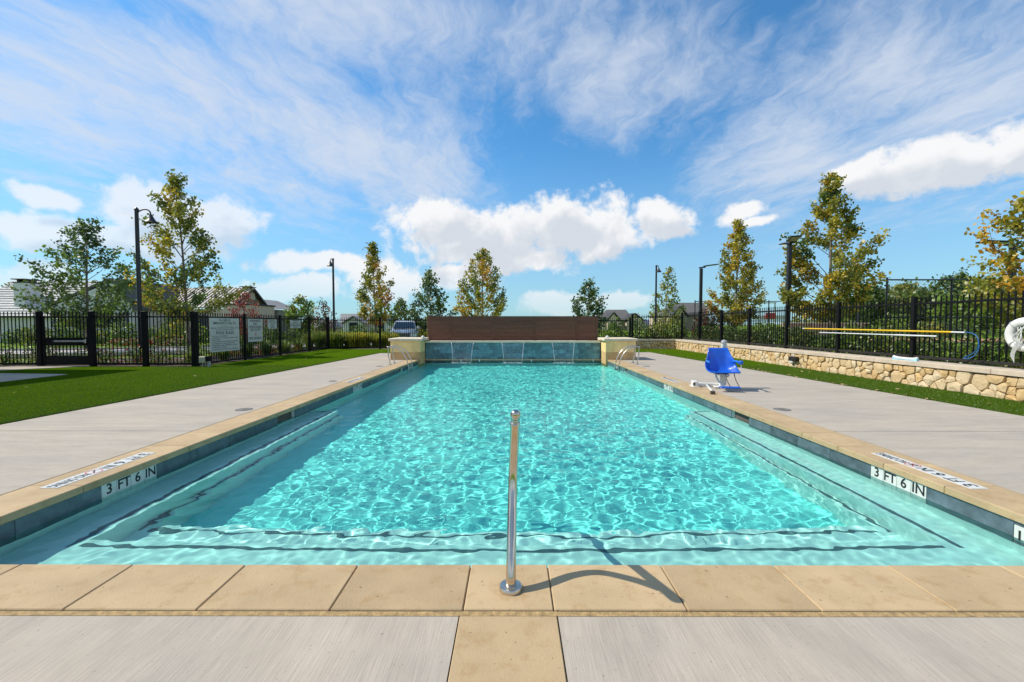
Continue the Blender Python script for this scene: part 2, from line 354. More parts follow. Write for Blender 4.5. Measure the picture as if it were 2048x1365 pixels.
M['black'] = pmat('black_powder_coat', (.006, .006, .0065), .55, var=.1, spec=.16)
M['blackwarm'] = pmat('sunlit_black_rail', (.022, .020, .018), .55, var=.15, spec=.3)  # lit copy of the black coat: sunlight put into its colour
M['steel'] = pmat('stainless_steel', (.62, .54, .45), .15, metal=1, var=.04, vscale=20)
M['steelb'] = pmat('brushed_steel', (.60, .56, .50), .30, metal=1, var=.06, vscale=25)
M['board'] = pmat('dark_brown_board', (.150, .060, .035), .75, var=.1, vscale=9, stretch=(.25, 1, 3), rand=.12, bump=.1)
M['trunk'] = pmat('grey_bark', (.20, .165, .13), .9, var=.25, vscale=10, bump=.6, bscale=40)
M['trunkd'] = pmat('dark_bark', (.10, .08, .06), .9, var=.25, vscale=10, bump=.6, bscale=40)

# ------------------------------------------------------------------ ground
g = MB()
for x0, x1, y0, y1 in ((-600, -4.5, -200, 900), (4.5, 600, -200, 900), (-4.5, 4.5, -200, 2.25), (-4.5, 4.5, 18.8, 900)):
    g.add([(x0, y0, -.13), (x1, y0, -.13), (x1, y1, -.13), (x0, y1, -.13)], [(0, 1, 2, 3)])
struct(g.build('ground', M['lawn']), 'green lawn around and beyond the pool enclosure')
g = MB()   # the garden behind the stone wall is half a metre higher
g.prism([(9.75, -10), (260, -10), (260, 260), (6.95, 260), (6.95, 25.25), (9.75, 25.25)], -.12, .47)
struct(g.build('raised_ground', [M['lawn']]), 'raised ground behind the stone retaining wall')
g = MB(); g.prism([(9.85, -6), (13.0, -6), (13.0, 27.5), (7.05, 27.5), (7.05, 25.35), (9.85, 25.35)], .44, .482)
struct(g.build('planting_bed', M['soil']), 'mulched planting bed along the stone wall')
g = MB(); g.prism([(-18.5, 14.9), (-10.95, 14.9), (-10.95, 25.3), (-4.4, 25.3), (-4.4, 28.0), (-8.6, 27.2), (-12.2, 24.2), (-14.2, 19.8), (-18.5, 18.2)], -.1, -.028)
struct(g.build('planting_bed', M['soil']), 'mulched planting bed behind the black fence')
def strip(pts, w, z0, z1):
    b = MB(); L = []; Q = []
    for i, p in enumerate(pts):
        a = Vector(pts[max(i - 1, 0)]); c = Vector(pts[min(i + 1, len(pts) - 1)]); t = (c - a).normalized(); nrm = Vector((-t.y, t.x)); p = Vector(p)
        L.append(p + nrm * w); Q.append(p - nrm * w)
    for i in range(len(pts) - 1):
        b.prism([tuple(Q[i]), tuple(Q[i + 1]), tuple(L[i + 1]), tuple(L[i])], z0, z1)
    return b, L, Q
ROAD = [(-70, 16), (-40, 19.5), (-26, 21.6), (-19, 24.2), (-12.5, 30.2), (-6, 34.6), (2, 37.2), (14, 39.5), (60, 44)]
b, L, Q = strip(ROAD, 2.75, -.1, -.035); struct(b.build('street', M['road']), 'pale concrete street curving behind the fence')
for side in (L, Q):
    kb = MB()
    for i in range(len(side) - 1):
        p, q = side[i], side[i + 1]; n = (q - p).normalized(); n = Vector((-n.y, n.x)) * .08
        kb.prism([tuple(p - n), tuple(q - n), tuple(q + n), tuple(p + n)], -.1, .075)
    struct(kb.build('kerb', M['road']), 'concrete kerb along the street')

# ------------------------------------------------------------------ deck slabs
deck = bpy.data.objects.new('pool_deck', None); COL.objects.link(deck); struct(deck, 'light broomed concrete deck around the pool')
bed = MB(); bed.prism([(-9, .2), (9, .2), (9, 2.1), (-9, 2.1)], -.125, -.05); bed.prism([(-7.7, 2.1), (-4.2, 2.1), (-4.2, 21.6), (-6.65, 21.6)], -.125, -.05); bed.prism([(4.2, 2.1), (8.3, 2.1), (7.1, 22.3), (4.2, 22.3)], -.125, -.05)
bed.build('deck_bedding', M['joint'], deck)
lx = lambda y: -7.33 + (y - 6.13) * (.72 / 15.42)
rx = lambda y: 7.98 - (y - 6.74) * (.95 / 15.5)
def slab(poly, mat):
    b = MB(); b.prism(poly, -.1, 0.0); return b.build('slab', mat, deck)
for x0, x1 in ((-3.75, -.268), (-7.6, -3.762), (.222, 3.75), (3.762, 8.3)):
    slab([(x0, .3), (x1, .3), (x1, 2.078), (x0, 2.078)], M['deck_y'])
jl = [2.09, 5.78, 9.6, 13.45, 17.3, 21.55]
for a, c in zip(jl, jl[1:]):
    slab([(lx(a), a + .006), (-4.315, a + .006), (-4.315, c - .006), (lx(c), c - .006)], M['deck_x'])
jr = [2.09, 5.78, 9.6, 13.45, 17.3, 22.24]
for a, c in zip(jr, jr[1:]):
    slab([(4.315, a + .006), (rx(a), a + .006), (rx(c), c - .006), (4.315, c - .006)], M['deck_x'])
cs = MB()
for y0, y1 in ((1.40, 2.08), (.70, 1.392)): cs = MB(); cs.bbox((-.262, y0, -.1), (.216, y1, .003), .004); cs.build('centre_stone', M['coping'], deck)

# ------------------------------------------------------------------ turf
tl = MB(); tl.prism([(-7.62, 0), (lx(21.55) - .008, 21.558), (-4.6, 21.558), (-4.6, 24.9), (-10.6, 24.95), (-10.6, 14.62), (-24, 14.62), (-24, 0)], -.11, .008)
tl.build('turf_lawn', M['turf']); struct(bpy.data.objects['turf_lawn'], 'artificial turf lawn beside the left deck')
tr = MB(); tr.prism([(rx(0) + .008, 0), (9.5, 0), (9.5, 25.1), (6.2, 25.1), (6.2, 22.25), (rx(22.24) + .008, 22.25)], -.11, .008)
struct(tr.build('turf_strip', M['turf']), 'artificial turf strip along the stone wall')
gp = MB(); gp.prism([(-14.42, 14.72), (-16.2, 14.72), (-20, 13.0), (-20, 11.2), (-15.84, 13.3)], -.1, .02)
struct(gp.build('gate_path', M['deck_y']), 'concrete path leading from the gate')
tp = MB(); tp.prism([(-12.65, 12.25), (-14.9, 12.5), (-24, 12.5), (-24, 1), (-12.65, 1)], -.1, .021)
struct(tp.build('terrace', M['deck_x']), 'concrete terrace by the pool house')
rng = np.random.default_rng(3)
def blades(px, py, h, w):
    n = len(px); a = rng.uniform(0, 2 * np.pi, n); hh = h * rng.uniform(.6, 1.2, n); ln = rng.normal(0, .35, (n, 2)) * hh[:, None]
    b0 = np.stack([px + np.cos(a) * w / 2, py + np.sin(a) * w / 2, np.full(n, .006)], -1); b1 = np.stack([px - np.cos(a) * w / 2, py - np.sin(a) * w / 2, np.full(n, .006)], -1)
    t = np.stack([px + ln[:, 0], py + ln[:, 1], .006 + hh], -1)
    return np.stack([b0, b1, t], 1).reshape(-1, 3)
tbm = leafmat('turf_blade', (.095, .165, .008), .2, .45)
n = 70000; y = 6 + 9 * rng.random(n) ** 1.2; x = lx(y) - .01 - 4.6 * rng.random(n) ** 1.3
y2 = np.concatenate([5.5 + 16 * rng.random(9000)]); x2 = lx(y2) - .012 - .05 * rng.random(9000) ** 2
v = np.concatenate([blades(x, y, .022, .006), blades(x2, y2, .03, .007)])
obj('turf_blades', npmesh('turf_blades', v, np.arange(len(v)).reshape(-1, 3), tbm), kind='stuff')['label'] = 'short green turf blades of the left lawn'
n = 40000; y = 6 + 9 * rng.random(n) ** 1.1; x = rx(y) + .01 + (9.43 - rx(y)) * rng.random(n)
y2 = 5.5 + 16 * rng.random(9000); x2 = rx(y2) + .012 + .05 * rng.random(9000) ** 2
v = np.concatenate([blades(x, y, .022, .006), blades(x2, y2, .03, .007)])
obj('turf_blades', npmesh('turf_blades', v, np.arange(len(v)).reshape(-1, 3), tbm), kind='stuff')['label'] = 'short green turf blades along the stone wall'

# ------------------------------------------------------------------ pool basin
WZ = -.185
pool = MB()
SK = [(7.0, 7.56), (14.5, 15.0)]
for s in (-1, 1):
    X = lambda a, b_: (min(s * a, s * b_), max(s * a, s * b_))
    y = 2.2
    segs = []
    for a, c in SK + [(18.9, 18.9)]:
        segs.append((y, a)); y = c
    for a, c in segs: x0, x1 = X(3.84, 4.27); pool.box((x0, a, -1.6), (x1, c, -.062), 0)
    for a, c in SK:
        x0, x1 = X(3.84, 4.27); pool.box((x0, a, -1.6), (x1, c, -.30), 0); x0, x1 = X(3.89, 4.27); pool.box((x0, a, -.299), (x1, c, -.062), 1)  # dark box in each skimmer opening paints the shade of its recess
pool.box((-3.84, 2.2, -1.6), (3.84, 2.57, -.062), 0)
pool.box((-3.84, 18.5, -1.6), (3.84, 18.95, -.13), 0)
pool.box((-3.84, 2.57, -1.6), (3.84, 18.5, -1.255), 2)
pool.box((-3.84, 2.57, -1.255), (3.84, 3.42, -.515), 0)
pool.box((-3.34, 3.42, -1.255), (3.34, 3.95, -.865), 0)
for s in (-1, 1):
    x0, x1 = sorted((s * 3.84, s * 3.42)); pool.box((x0, 3.42, -1.255), (x1, 8.4, -.515), 0)
    x0, x1 = sorted((s * 3.42, s * 3.34)); pool.box((x0, 3.42, -1.255), (x1, 8.4, -.865), 0)
basin = pool.build('pool_basin', [M['plaster'], M['joint'], M['watertint']]); struct(basin, 'turquoise swimming pool basin with steps and side benches')
basin.cycles.is_caustics_receiver = True
def tline(a, b_):
    m = MB(); m.box(a, b_); o = m.build('edge_tile_line', M['navy'], basin); o.cycles.is_caustics_receiver = True
z1, z2 = -.515, -.865
tline((-3.38, 3.32, z1), (3.38, 3.357, z1 + .004)); tline((-3.29, 3.85, z2), (3.29, 3.882, z2 + .004))
for s in (-1, 1):
    x0, x1 = sorted((s * 3.52, s * 3.475)); tline((x0, 3.3205, z1 + .0), (x1, 8.33, z1 + .0046))
    x0, x1 = sorted((s * 3.80, s * 3.47)); tline((x0, 8.29, z1), (x1, 8.35, z1 + .0052))
    x0, x1 = sorted((s * 3.40, s * 3.368)); tline((x0, 3.845, z2), (x1, 8.38, z2 + .0046))
# waterline tiles, one by one; white marker tiles in between
tile_me = {}
def wtile(s, y0, y1, mat='slate'):
    k = (round(y1 - y0, 3), mat)
    if k not in tile_me:
        m = MB(); m.bbox((-.006, 0, -.26), (.006, y1 - y0 - .004, 0), .002); tile_me[k] = m.mesh('tile', M[mat])
    o = obj('tile', tile_me[k], basin, (s * 3.835, y0, -.064)); o.cycles.is_caustics_receiver = True; return o
MK = [(3.975, 4.60), (10.35, 10.975), (15.9, 16.3)]
for s in (-1, 1):
    cuts = sorted(SK + MK); y = 2.57
    for a, c in cuts + [(18.5, 18.5)]:
        n = max(1, round((a - y) / .6)); d = (a - y) / n
        for i in range(n): wtile(s, y + i * d, y + (i + 1) * d)
        y = c
    for a, c in MK:
        nt_ = 4 if c - a > .5 else 2; d = (c - a) / nt_
        words = ['3', 'FT', '6', 'IN'] if nt_ == 4 else ['4', 'FT']
        for i in range(nt_):
            o = wtile(s, a + i * d, a + (i + 1) * d, 'markwhite')
            wd = words[i] if s < 0 else words[nt_ - 1 - i]
            text('lettering', wd, .135, M['ink'], o, basis((-s * .0066, d / 2 - .002, -.062), (0, -s, 0), (0, 0, 1)), .0006)
nb = MB(); nb.box((-.004, 0, -.15), (.004, .3, 0)); gr = nb.build('overflow_grate', M['markwhite'], basin); gr.location = (3.825, 2.96, -.09)
for i in range(6):
    q = MB(); q.box((-.0055, .03 + i * .045, -.125), (-.0041, .045 + i * .045, -.03)); q.build('slot', M['ink'], gr)
for x0, n in ((-3.84, 13),):
    d = 7.68 / n
    for i in range(n):
        m = MB(); m.bbox((-3.84 + i * d, 2.57, -.32), (-3.84 + (i + 1) * d - .004, 2.578, -.064), .002); m.build('tile', M['slate'], basin)

# ------------------------------------------------------------------ coping
cop = bpy.data.objects.new('pool_coping', None); COL.objects.link(cop); struct(cop, 'tan sandstone coping framing the pool')
def stone(a, b_, e=.005):
    m = MB(); m.bbox(a, b_, e); return m.build('coping_stone', M['coping'], cop)
xs = [.205 + .67 * k for k in range(6)] + [4.28]; xs = [x for x in xs if x <= 4.281]
xl = [-.25 - .67 * k for k in range(6)] + [-4.28]
row = sorted(set(round(x, 3) for x in xs + xl))
for a, c in zip(row, row[1:]): stone((a + .003, 2.122, -.06), (c - .003, 2.53, .006 + random.uniform(-.001, .001)))
for s in (-1, 1):
    y = 2.53; k = 0
    while y < 17.40:
        e = min(y + .63, 17.46)
        if 17.46 - e < .2: e = 17.46
        x0, x1 = sorted((s * 3.81, s * 4.28)); stone((x0, y + .003, -.06), (x1, e - .003, .006 + random.uniform(-.001, .001))); y = e
mo = MB(); mo.box((-4.31, 2.084, -.1), (-.266, 2.119, -.002)); mo.box((.22, 2.084, -.1), (4.31, 2.119, -.002)); mo.box((-.266, 2.084, -.1), (.22, 2.119, -.001))
mo.box((-4.31, 2.119, -.1), (-4.283, 17.45, -.003)); mo.box((4.283, 2.119, -.1), (4.31, 17.45, -.003))
mo.build('sand_joint', M['mortar'], cop)
jb = MB(); jb.box((-4.28, 2.125, -.062), (4.28, 2.525, -.012))
for s in (-1, 1):
    x0, x1 = sorted((s * 3.816, s * 4.276)); jb.box((x0, 2.53, -.061), (x1, 17.45, -.012))
jb.build('joint_filler', M['mortar'], cop)
# inlaid depth markers on the coping
def deckmark(s, y0, y1, xc=4.05):
    m = MB(); m.box((s * xc - .078, y0, .004), (s * xc + .078, y1, .0105)); o = m.build('marker_strip', M['markwhite'], cop)
    L = y1 - y0; u = (0, s, 0); up = (-s, 0, 0); st = y0 if s > 0 else y1
    def T(f, sz, wd, t): text('lettering', t, sz, M['ink'], o, basis((s * xc, st + s * f * L, .0112), u, up), .0004, width=wd)
    T(.075, .15, .06, '3'); T(.205, .15, .11, 'FT'); T(.345, .15, .07, '6'); T(.47, .15, .095, 'IN'); T(.83, .12, .33, 'NO DIVING')
    # no-diving disc with a diving figure
    c = Vector((s * xc, st + s * .605 * L, .0112)); rg = MB()
    for i in range(20):
        a0, a1 = i * math.pi / 10, (i + 1) * math.pi / 10
        rg.add([c + Vector((math.cos(a) * r, math.sin(a) * r, .0003)) for a, r in ((a0, .066), (a1, .066), (a1, .056), (a0, .056))], [(0, 1, 2, 3)])
    q = Vector((.707, .707 * s, 0)); p_ = Vector((-q.y, q.x, 0)); rg.add([c + q * .06 + p_ * .005, c - q * .06 + p_ * .005, c - q * .06 - p_ * .005, c + q * .06 - p_ * .005], [(0, 1, 2, 3)])
    rg.build('no_diving_ring', M['red'], o)
    fg = MB(); fg.tube([c + Vector((.03, -.03, 0)), c + Vector((0, -.005, 0)), c + Vector((-.02, .03, 0))], [.005, .008, .004], 5); fg.build('diver_symbol', M['ink'], o)
for s in (-1, 1):
    deckmark(s, 3.72, 4.77); deckmark(s, 10.6, 11.65)

# ------------------------------------------------------------------ water
DXW = .021
nx, ny = int(7.72 / DXW), int(16.0 / DXW)
gx, gy = np.meshgrid(np.linspace(-3.86, 3.86, nx), np.linspace(2.53, 18.53, ny))
wr = np.random.default_rng(11); h = np.zeros_like(gx)
ph1 = .35 * np.sin(1.3 * gx + .7 * gy) ; ph2 = .35 * np.sin(.9 * gy - 1.1 * gx + 1.0)
for i in range(110):
    lam = float(np.exp(wr.uniform(np.log(.07), np.log(.40)))); k = 2 * np.pi / lam
    th = wr.normal(np.pi / 2, 1.1); a = .00155 * lam ** (1.0 if lam < .2 else .85)
    h += a * np.sin(k * (np.cos(th) * (gx + .1 * ph1) + np.sin(th) * (gy + .1 * ph2)) + wr.uniform(0, 6.28))
# rings spreading from the three water curtains
for cx_ in (-2.27, 0.0, 2.27):
    r = np.hypot(gx - cx_, gy - 18.2); h += .0045 * np.sin(2 * np.pi * r / .34) * np.exp(-r / 3.2)
calm = 1.0 + .12 * np.clip((5.2 - gy) / 1.5, 0, 1) * np.clip((2.0 - gx) / 1.5, 0, 1)
calm *= 1 - .40 * np.clip((gx - 2.0) / 1.4, 0, 1) - .25 * np.clip((-gx - 2.9) / .9, 0, 1)
h = h * calm * .60
v = np.stack([gx, gy, h + WZ], -1).reshape(-1, 3); idx = np.arange(nx * ny).reshape(ny, nx)
q = np.stack([idx[:-1, :-1], idx[:-1, 1:], idx[1:, 1:], idx[1:, :-1]], -1).reshape(-1, 4)
wm_ = bpy.data.materials.new('pool_water'); wm_.use_nodes = True; nt = wm_.node_tree; nt.nodes.clear()
o_ = nt.nodes.new('ShaderNodeOutputMaterial'); rf_ = nt.nodes.new('ShaderNodeBsdfRefraction'); gl_ = nt.nodes.new('ShaderNodeBsdfGlossy'); fr_n = nt.nodes.new('ShaderNodeFresnel'); mu_ = nt.nodes.new('ShaderNodeMath'); mx_ = nt.nodes.new('ShaderNodeMixShader')
rf_.inputs['Color'].default_value = (.68, .985, .955, 1); rf_.inputs['Roughness'].default_value = 0; rf_.inputs['IOR'].default_value = 1.333; gl_.inputs['Roughness'].default_value = 0.0; fr_n.inputs['IOR'].default_value = 1.333
mu_.operation = 'MULTIPLY'; mu_.inputs[1].default_value = .42
_link(nt, fr_n.outputs[0], mu_.inputs[0]); _link(nt, mu_.outputs[0], mx_.inputs[0]); _link(nt, rf_.outputs[0], mx_.inputs[1]); _link(nt, gl_.outputs[0], mx_.inputs[2]); _link(nt, mx_.outputs[0], o_.inputs[0])
water = obj('pool_water', npmesh('pool_water', v, q, wm_, smooth=True)); struct(water, 'rippling clear turquoise pool water'); water.cycles.is_caustics_caster = True
# ------------------------------------------------------------------ waterfall wall, pillars, brown screen
wf = thing('waterfall_wall', 'low wall of blue slate tiles with pale stone cap behind the pool', 'wall', (0, 18.6, -.13))
m = MB(); m.box((-3.74, 18.512, -.128), (3.74, 18.86, .64)); m.build('wall_core', M['joint'], wf)
ft = {}
rows = 5; th = .74 / rows
for r in range(rows):
    x = -3.735; k = 0
    while x < 3.73:
        w = random.choice((.24, .32, .32, .45)); 
        if k == 0: w = .12 + .08 * r
        w = min(w, 3.735 - x)
        if w < .03: break
        k += 1; key = round(w, 3)
        if key not in ft:
            q = MB(); q.bbox((0, 0, 0), (w - .003, .014, th - .003), .0015); ft[key] = q.mesh('tile', M['falltile'])
        obj('tile', ft[key], wf, (x, 18.50 + random.uniform(-.002, .002), -.10 + r * th)); x += w
m = MB()
for i in range(6): a = -3.739 + i * 7.478 / 6; m.bbox((a + .002, 18.43, .642), (a + 7.478 / 6 - .002, 18.868, .725), .006)
m.build('cap', M['capstone'], wf)
m = MB(); m.bbox((-3.739, 18.40, -.10), (3.739, 18.498, -.055), .006); m.build('ledge', M['pillarbase'], wf)
m = MB(); m.box((-3.739, 18.46, -.5), (3.739, 18.499, -.102)); m.build('ledge_tile', M['slate'], wf)

def pillar(s, label):
    t = thing('stone_pillar', label, 'pillar', (s * 4.36, 18.2, -.1), group='limestone pillars at the far end of the pool')
    X = lambda a, b_: sorted((s * a, s * b_))
    x0, x1 = X(3.76, 4.94); m = MB(); m.box((x0, 17.52, -1.2), (x1, 19.0, .75)); m.build('core', M['pillarbase'], t)
    for a, c in ((3.745, 4.08), (4.084, 4.62), (4.624, 4.955)):
        x0, x1 = X(a, c); m = MB(); m.bbox((x0, 17.50, .305), (x1, 17.519, .748), .003); m.build('stone_panel', M['pillar'], t)
    for a, c in ((3.745, 4.30), (4.304, 4.955)):
        x0, x1 = X(a, c); m = MB(); m.bbox((x0, 17.497, -.4), (x1, 17.519, .30), .003); m.build('base_panel', M['pillarbase'], t)
    for z0, z1_, k in ((-.6, .30, 'pillarbase'), (.304, .748, 'pillar')):
        x0, x1 = X(3.742, 3.759); m = MB(); m.bbox((x0, 17.52, z0), (x1, 18.40, z1_), .003); m.build('side_panel', M[k], t)
        x0, x1 = X(4.941, 4.958); m = MB(); m.bbox((x0, 17.52, max(z0, -.1)), (x1, 19.0, z1_), .003); m.build('side_panel', M[k], t)
    x0, x1 = X(3.66, 5.02)
    m = MB(); m.bbox((x0, 17.43, .752), (x1, 19.07, .865), .02); m.build('cap', M['capstone'], t)
pillar(-1, 'cream limestone pillar left of the blue tiled waterfall wall'); pillar(1, 'cream limestone pillar right of the blue tiled waterfall wall')
def capdome(x, y, label):
    m = MB(); m.lathe([(.06, 0), (.075, .02), (.07, .06), (.045, .09), (.012, .1)], (x, y, .865), 12); tag(m.build('cap_light', M['markwhite'], smooth=True), label, 'light')
capdome(-3.74, 18.0, 'small white dome light on the cap of the left pillar')
capdome(3.95, 18.2, 'small white dome light on the cap of the right pillar')

sp = thing('screen_panel', 'dark brown horizontal board screen above the waterfall wall', 'screen', (0, 18.92, .72))
cols = [-3.68, -2.74, -.893, .936, 2.78, 3.64]
nb_r = 6; bh = 1.03 / nb_r
for a, c in zip(cols, cols[1:]):
    for r in range(nb_r):
        q = MB(); q.bbox((a + .045, 18.90, .73 + r * bh + .002), (c - .045, 18.925, .73 + (r + 1) * bh - .002), .002); q.build('board', M['board'], sp)
for i, x in enumerate(cols):
    q = MB(); e = .043 if 0 < i < 5 else .05; q.bbox((x - e, 18.885, .72), (x + e, 18.95, 1.765), .003); q.build('post', M['board'], sp)
q = MB(); q.box((-3.66, 18.928, .73), (3.62, 18.94, 1.764)); q.build('gap_light_blocker', M['board'], sp)  # added behind the boards so no light shows through their gaps
q = MB(); q.bbox((-3.74, 18.88, 1.767), (3.70, 18.96, 1.79), .003); q.build('top_rail', M['board'], sp)

# water curtains
cm_ = bpy.data.materials.new('falling_water_sheet'); cm_.use_nodes = True; nt = cm_.node_tree; nt.nodes.clear()
o_ = nt.nodes.new('ShaderNodeOutputMaterial'); tr_ = nt.nodes.new('ShaderNodeBsdfTransparent'); tr_.inputs[0].default_value = (.98, .985, .99, 1); gl = nt.nodes.new('ShaderNodeBsdfGlossy'); gl.inputs['Roughness'].default_value = .12
mxs = nt.nodes.new('ShaderNodeMixShader'); mxs.inputs[0].default_value = .045; _link(nt, tr_.outputs[0], mxs.inputs[1]); _link(nt, gl.outputs[0], mxs.inputs[2]); _link(nt, mxs.outputs[0], o_.inputs[0])
M['foam'] = pmat('white_water', (.82, .88, .90), .25, var=.04); M['foam'].node_tree.nodes['Principled BSDF'].inputs['Transmission Weight'].default_value = .35
for xc, lab in ((-2.14, 'thin water curtain nearest the left pillar'), (0.0, 'middle water curtain falling from the tiled wall'), (2.13, 'thin water curtain nearest the right pillar')):
    t = thing('water_curtain', lab, 'waterfall', (xc, 18.35, -.18), group='water curtains on the tiled wall')
    nv = 10; v = []; f = []
    prof = [(1 - (i / nv), 18.42 - .26 * (i / nv) ** .6, .66 - .84 * (i / nv) ** 1.3) for i in range(nv + 1)]
    nu = 12
    for i, (k, y, z) in enumerate(prof):
        w = .375 + .095 * k
        for j in range(nu + 1): v.append((xc + (j / nu * 2 - 1) * w, y + random.uniform(-.006, .006), z))
    for i in range(nv):
        for j in range(nu): a = i * (nu + 1) + j; f.append((a, a + 1, a + nu + 2, a + nu + 1))
    q = MB(); q.add(v, f); q.build('sheet', cm_, t, smooth='all')
    for sg in (-1, 1):
        q = MB(); q.tube([(xc + sg * (.375 + .095 * k), y, z) for k, y, z in prof], [.013 + random.uniform(-.005, .004) for _ in prof], 6) if False else q.tube([(xc + sg * (.375 + .095 * k), y, z) for k, y, z in prof], [.009 + random.uniform(-.004, .003) for _ in prof], 6); q.build('edge_stream', M['foam'], t, smooth='all')
    q = MB()
    for i in range(26):
        c = Vector((xc + random.uniform(-.45, .45), random.uniform(18.24, 18.40), random.uniform(.25, .64) if i % 3 else random.uniform(.5, .64))); r = random.uniform(.005, .012)
        q.lathe([(r * .3, -r * 1.8), (r, 0), (r * .3, r)], c, 5)
    q.build('droplets', M['foam'], t)['kind'] = 'stuff'
    q = MB()
    for i in range(46):
        c = Vector((xc + random.uniform(-.44, .44), 18.15 + random.uniform(-.07, .05), WZ)); r = random.uniform(.012, .035); q.lathe([(r, -.004), (r * .8, r * .35), (r * .2, r * .55)], c, 6)
    q.build('splash_foam', M['foam'], t)['kind'] = 'stuff'
for i, (x, lab) in enumerate(((-2.2, 'left'), (-1.42, 'second'), (.78, 'third'), (3.4, 'rightmost'))):
    q = MB(); q.lathe([(.02, 0), (.03, .03), (.02, .1), (.006, .12)], (x, 18.34, -.15), 8)
    tag(q.build('bubbler_jet', M['foam'], smooth=True), {'left': 'small white bubbling jet inside the left water curtain', 'second': 'small white bubbling jet just right of the left water curtain', 'third': 'small white bubbling jet just right of the middle water curtain', 'rightmost': 'small white bubbling jet closest to the right pillar'}[lab], 'water jet')

# ------------------------------------------------------------------ rubble stone walls
def vor(W, H, size, rs):
    rr = random.Random(rs); P = []; tries = 0
    while tries < 9000:
        tries += 1; r = rr.choice((.5, .62, .8, 1.0, 1.15)) * size * .55; x, z = rr.uniform(0, W), rr.uniform(.02, H - .02)
        if all((x - a) ** 2 + ((z - c) * 1.15) ** 2 > ((r + q) * .86) ** 2 for a, c, q in P): P.append((x, z, r))
    cells = []
    for i, (px, pz, pr) in enumerate(P):
        poly = [(0, 0), (W, 0), (W, H), (0, H)]
        for j, (qx, qz, qr) in enumerate(P):
            if i == j or abs(qx - px) > 5 * size: continue
            nx_, nz_ = qx - px, qz - pz; d2 = nx_ * nx_ + nz_ * nz_; t0_ = .5 + (pr * pr - qr * qr) / (2 * d2); mx_, mz = px + nx_ * t0_, pz + nz_ * t0_; out = []
            for k in range(len(poly)):
                a, c = poly[k], poly[(k + 1) % len(poly)]
                da = (a[0] - mx_) * nx_ + (a[1] - mz) * nz_; dc = (c[0] - mx_) * nx_ + (c[1] - mz) * nz_
                if da <= 0: out.append(a)
                if (da < 0 < dc) or (dc < 0 < da): t_ = da / (da - dc); out.append((a[0] + (c[0] - a[0]) * t_, a[1] + (c[1] - a[1]) * t_))
            poly = out
            if len(poly) < 3: break
        if len(poly) >= 3: cells.append(poly)
    return cells
def stonemat():
    m = pmat('rubble_limestone', (.66, .48, .255), .85, var=.1, vscale=5, bump=.7, bscale=14, rand=.12, c2=(.50, .31, .115))
    nt = m.node_tree; b = nt.nodes['Principled BSDF']; src = b.inputs['Base Color'].links[0].from_socket
    oi = nt.nodes.new('ShaderNodeObjectInfo'); mu = nt.nodes.new('ShaderNodeMath'); mu.operation = 'FRACT'; m2 = nt.nodes.new('ShaderNodeMath'); m2.operation = 'MULTIPLY'; m2.inputs[1].default_value = 17.3
    _link(nt, oi.outputs['Random'], m2.inputs[0]); _link(nt, m2.outputs[0], mu.inputs[0])
    r = nt.nodes.new('ShaderNodeMapRange'); _link(nt, mu.outputs[0], r.inputs[0]); r.inputs[1].default_value = .35; r.inputs[2].default_value = .9
    mx_ = nt.nodes.new('ShaderNodeMix'); mx_.data_type = 'RGBA'; _link(nt, r.outputs[0], mx_.inputs[0]); _link(nt, src, mx_.inputs[6]); mx_.inputs[7].default_value = (.66, .52, .33, 1); _link(nt, mx_.outputs[2], b.inputs['Base Color']); return m
M['rubble'] = stonemat(); M['rubblemortar'] = pmat('wall_mortar', (.19, .13, .07), .95, var=.2, vscale=20, bump=.6)
def stone_face(parent, org, u, nrm, W, H, size, seed):
    org, u, nrm = Vector(org), Vector(u), Vector(nrm); rr = random.Random(seed); up = Vector((0, 0, 1))
    for poly in vor(W, H, size, seed):
        cx_ = sum(p[0] for p in poly) / len(poly); cz = sum(p[1] for p in poly) / len(poly)
        rad = sum(math.hypot(p[0] - cx_, p[1] - cz) for p in poly) / len(poly)
        if rad < .03: continue
        # cut the corners, then inset rings
        ring = []
        for k in range(len(poly)):
            a, c = poly[k], poly[(k + 1) % len(poly)]
            for t_ in (.13, .87): ring.append((a[0] + (c[0] - a[0]) * t_ + rr.uniform(-.009, .009), a[1] + (c[1] - a[1]) * t_ + rr.uniform(-.009, .009)))
        dep = rr.uniform(.05, .09); n_ = len(ring); v = []; f = []
        for s_, d in ((1 - .009 / rad, -.02), (1 - .012 / rad, dep * .6), (.86, dep * .97), (.5, dep * 1.06)):
            for x, z in ring:
                j = rr.uniform(-.009, .009) if d > 0 else 0
                v.append(org + u * (cx_ + (x - cx_) * s_) + up * (cz + (z - cz) * s_) + nrm * (d + j))
        v.append(org + u * cx_ + up * cz + nrm * (dep * 1.15))
        for k in range(3):
            for j in range(n_): f.append((k * n_ + j, k * n_ + (j + 1) % n_, (k + 1) * n_ + (j + 1) % n_, (k + 1) * n_ + j))
        for j in range(n_): f.append((3 * n_ + j, 3 * n_ + (j + 1) % n_, 4 * n_))
        q = MB(); q.add(v, f); me = q.mesh('stone', M['rubble']); me.polygons.foreach_set('use_smooth', [True] * len(f)); me.set_sharp_from_angle(angle=R(28)); obj('stone', me, parent)
sw = thing('stone_wall', 'low golden rubble stone retaining wall with concrete cap on the right side', 'wall', (9.6, 14, -.05))
m = MB(); m.box((9.45, 3.0, -.12), (9.95, 25.5, .455)); m.build('wall_core', M['rubblemortar'], sw)
stone_face(sw, (9.45, 25.02, -.01), (0, -1, 0), (-1, 0, 0), 18.6, .455, .27, 5)
yy = 3.0
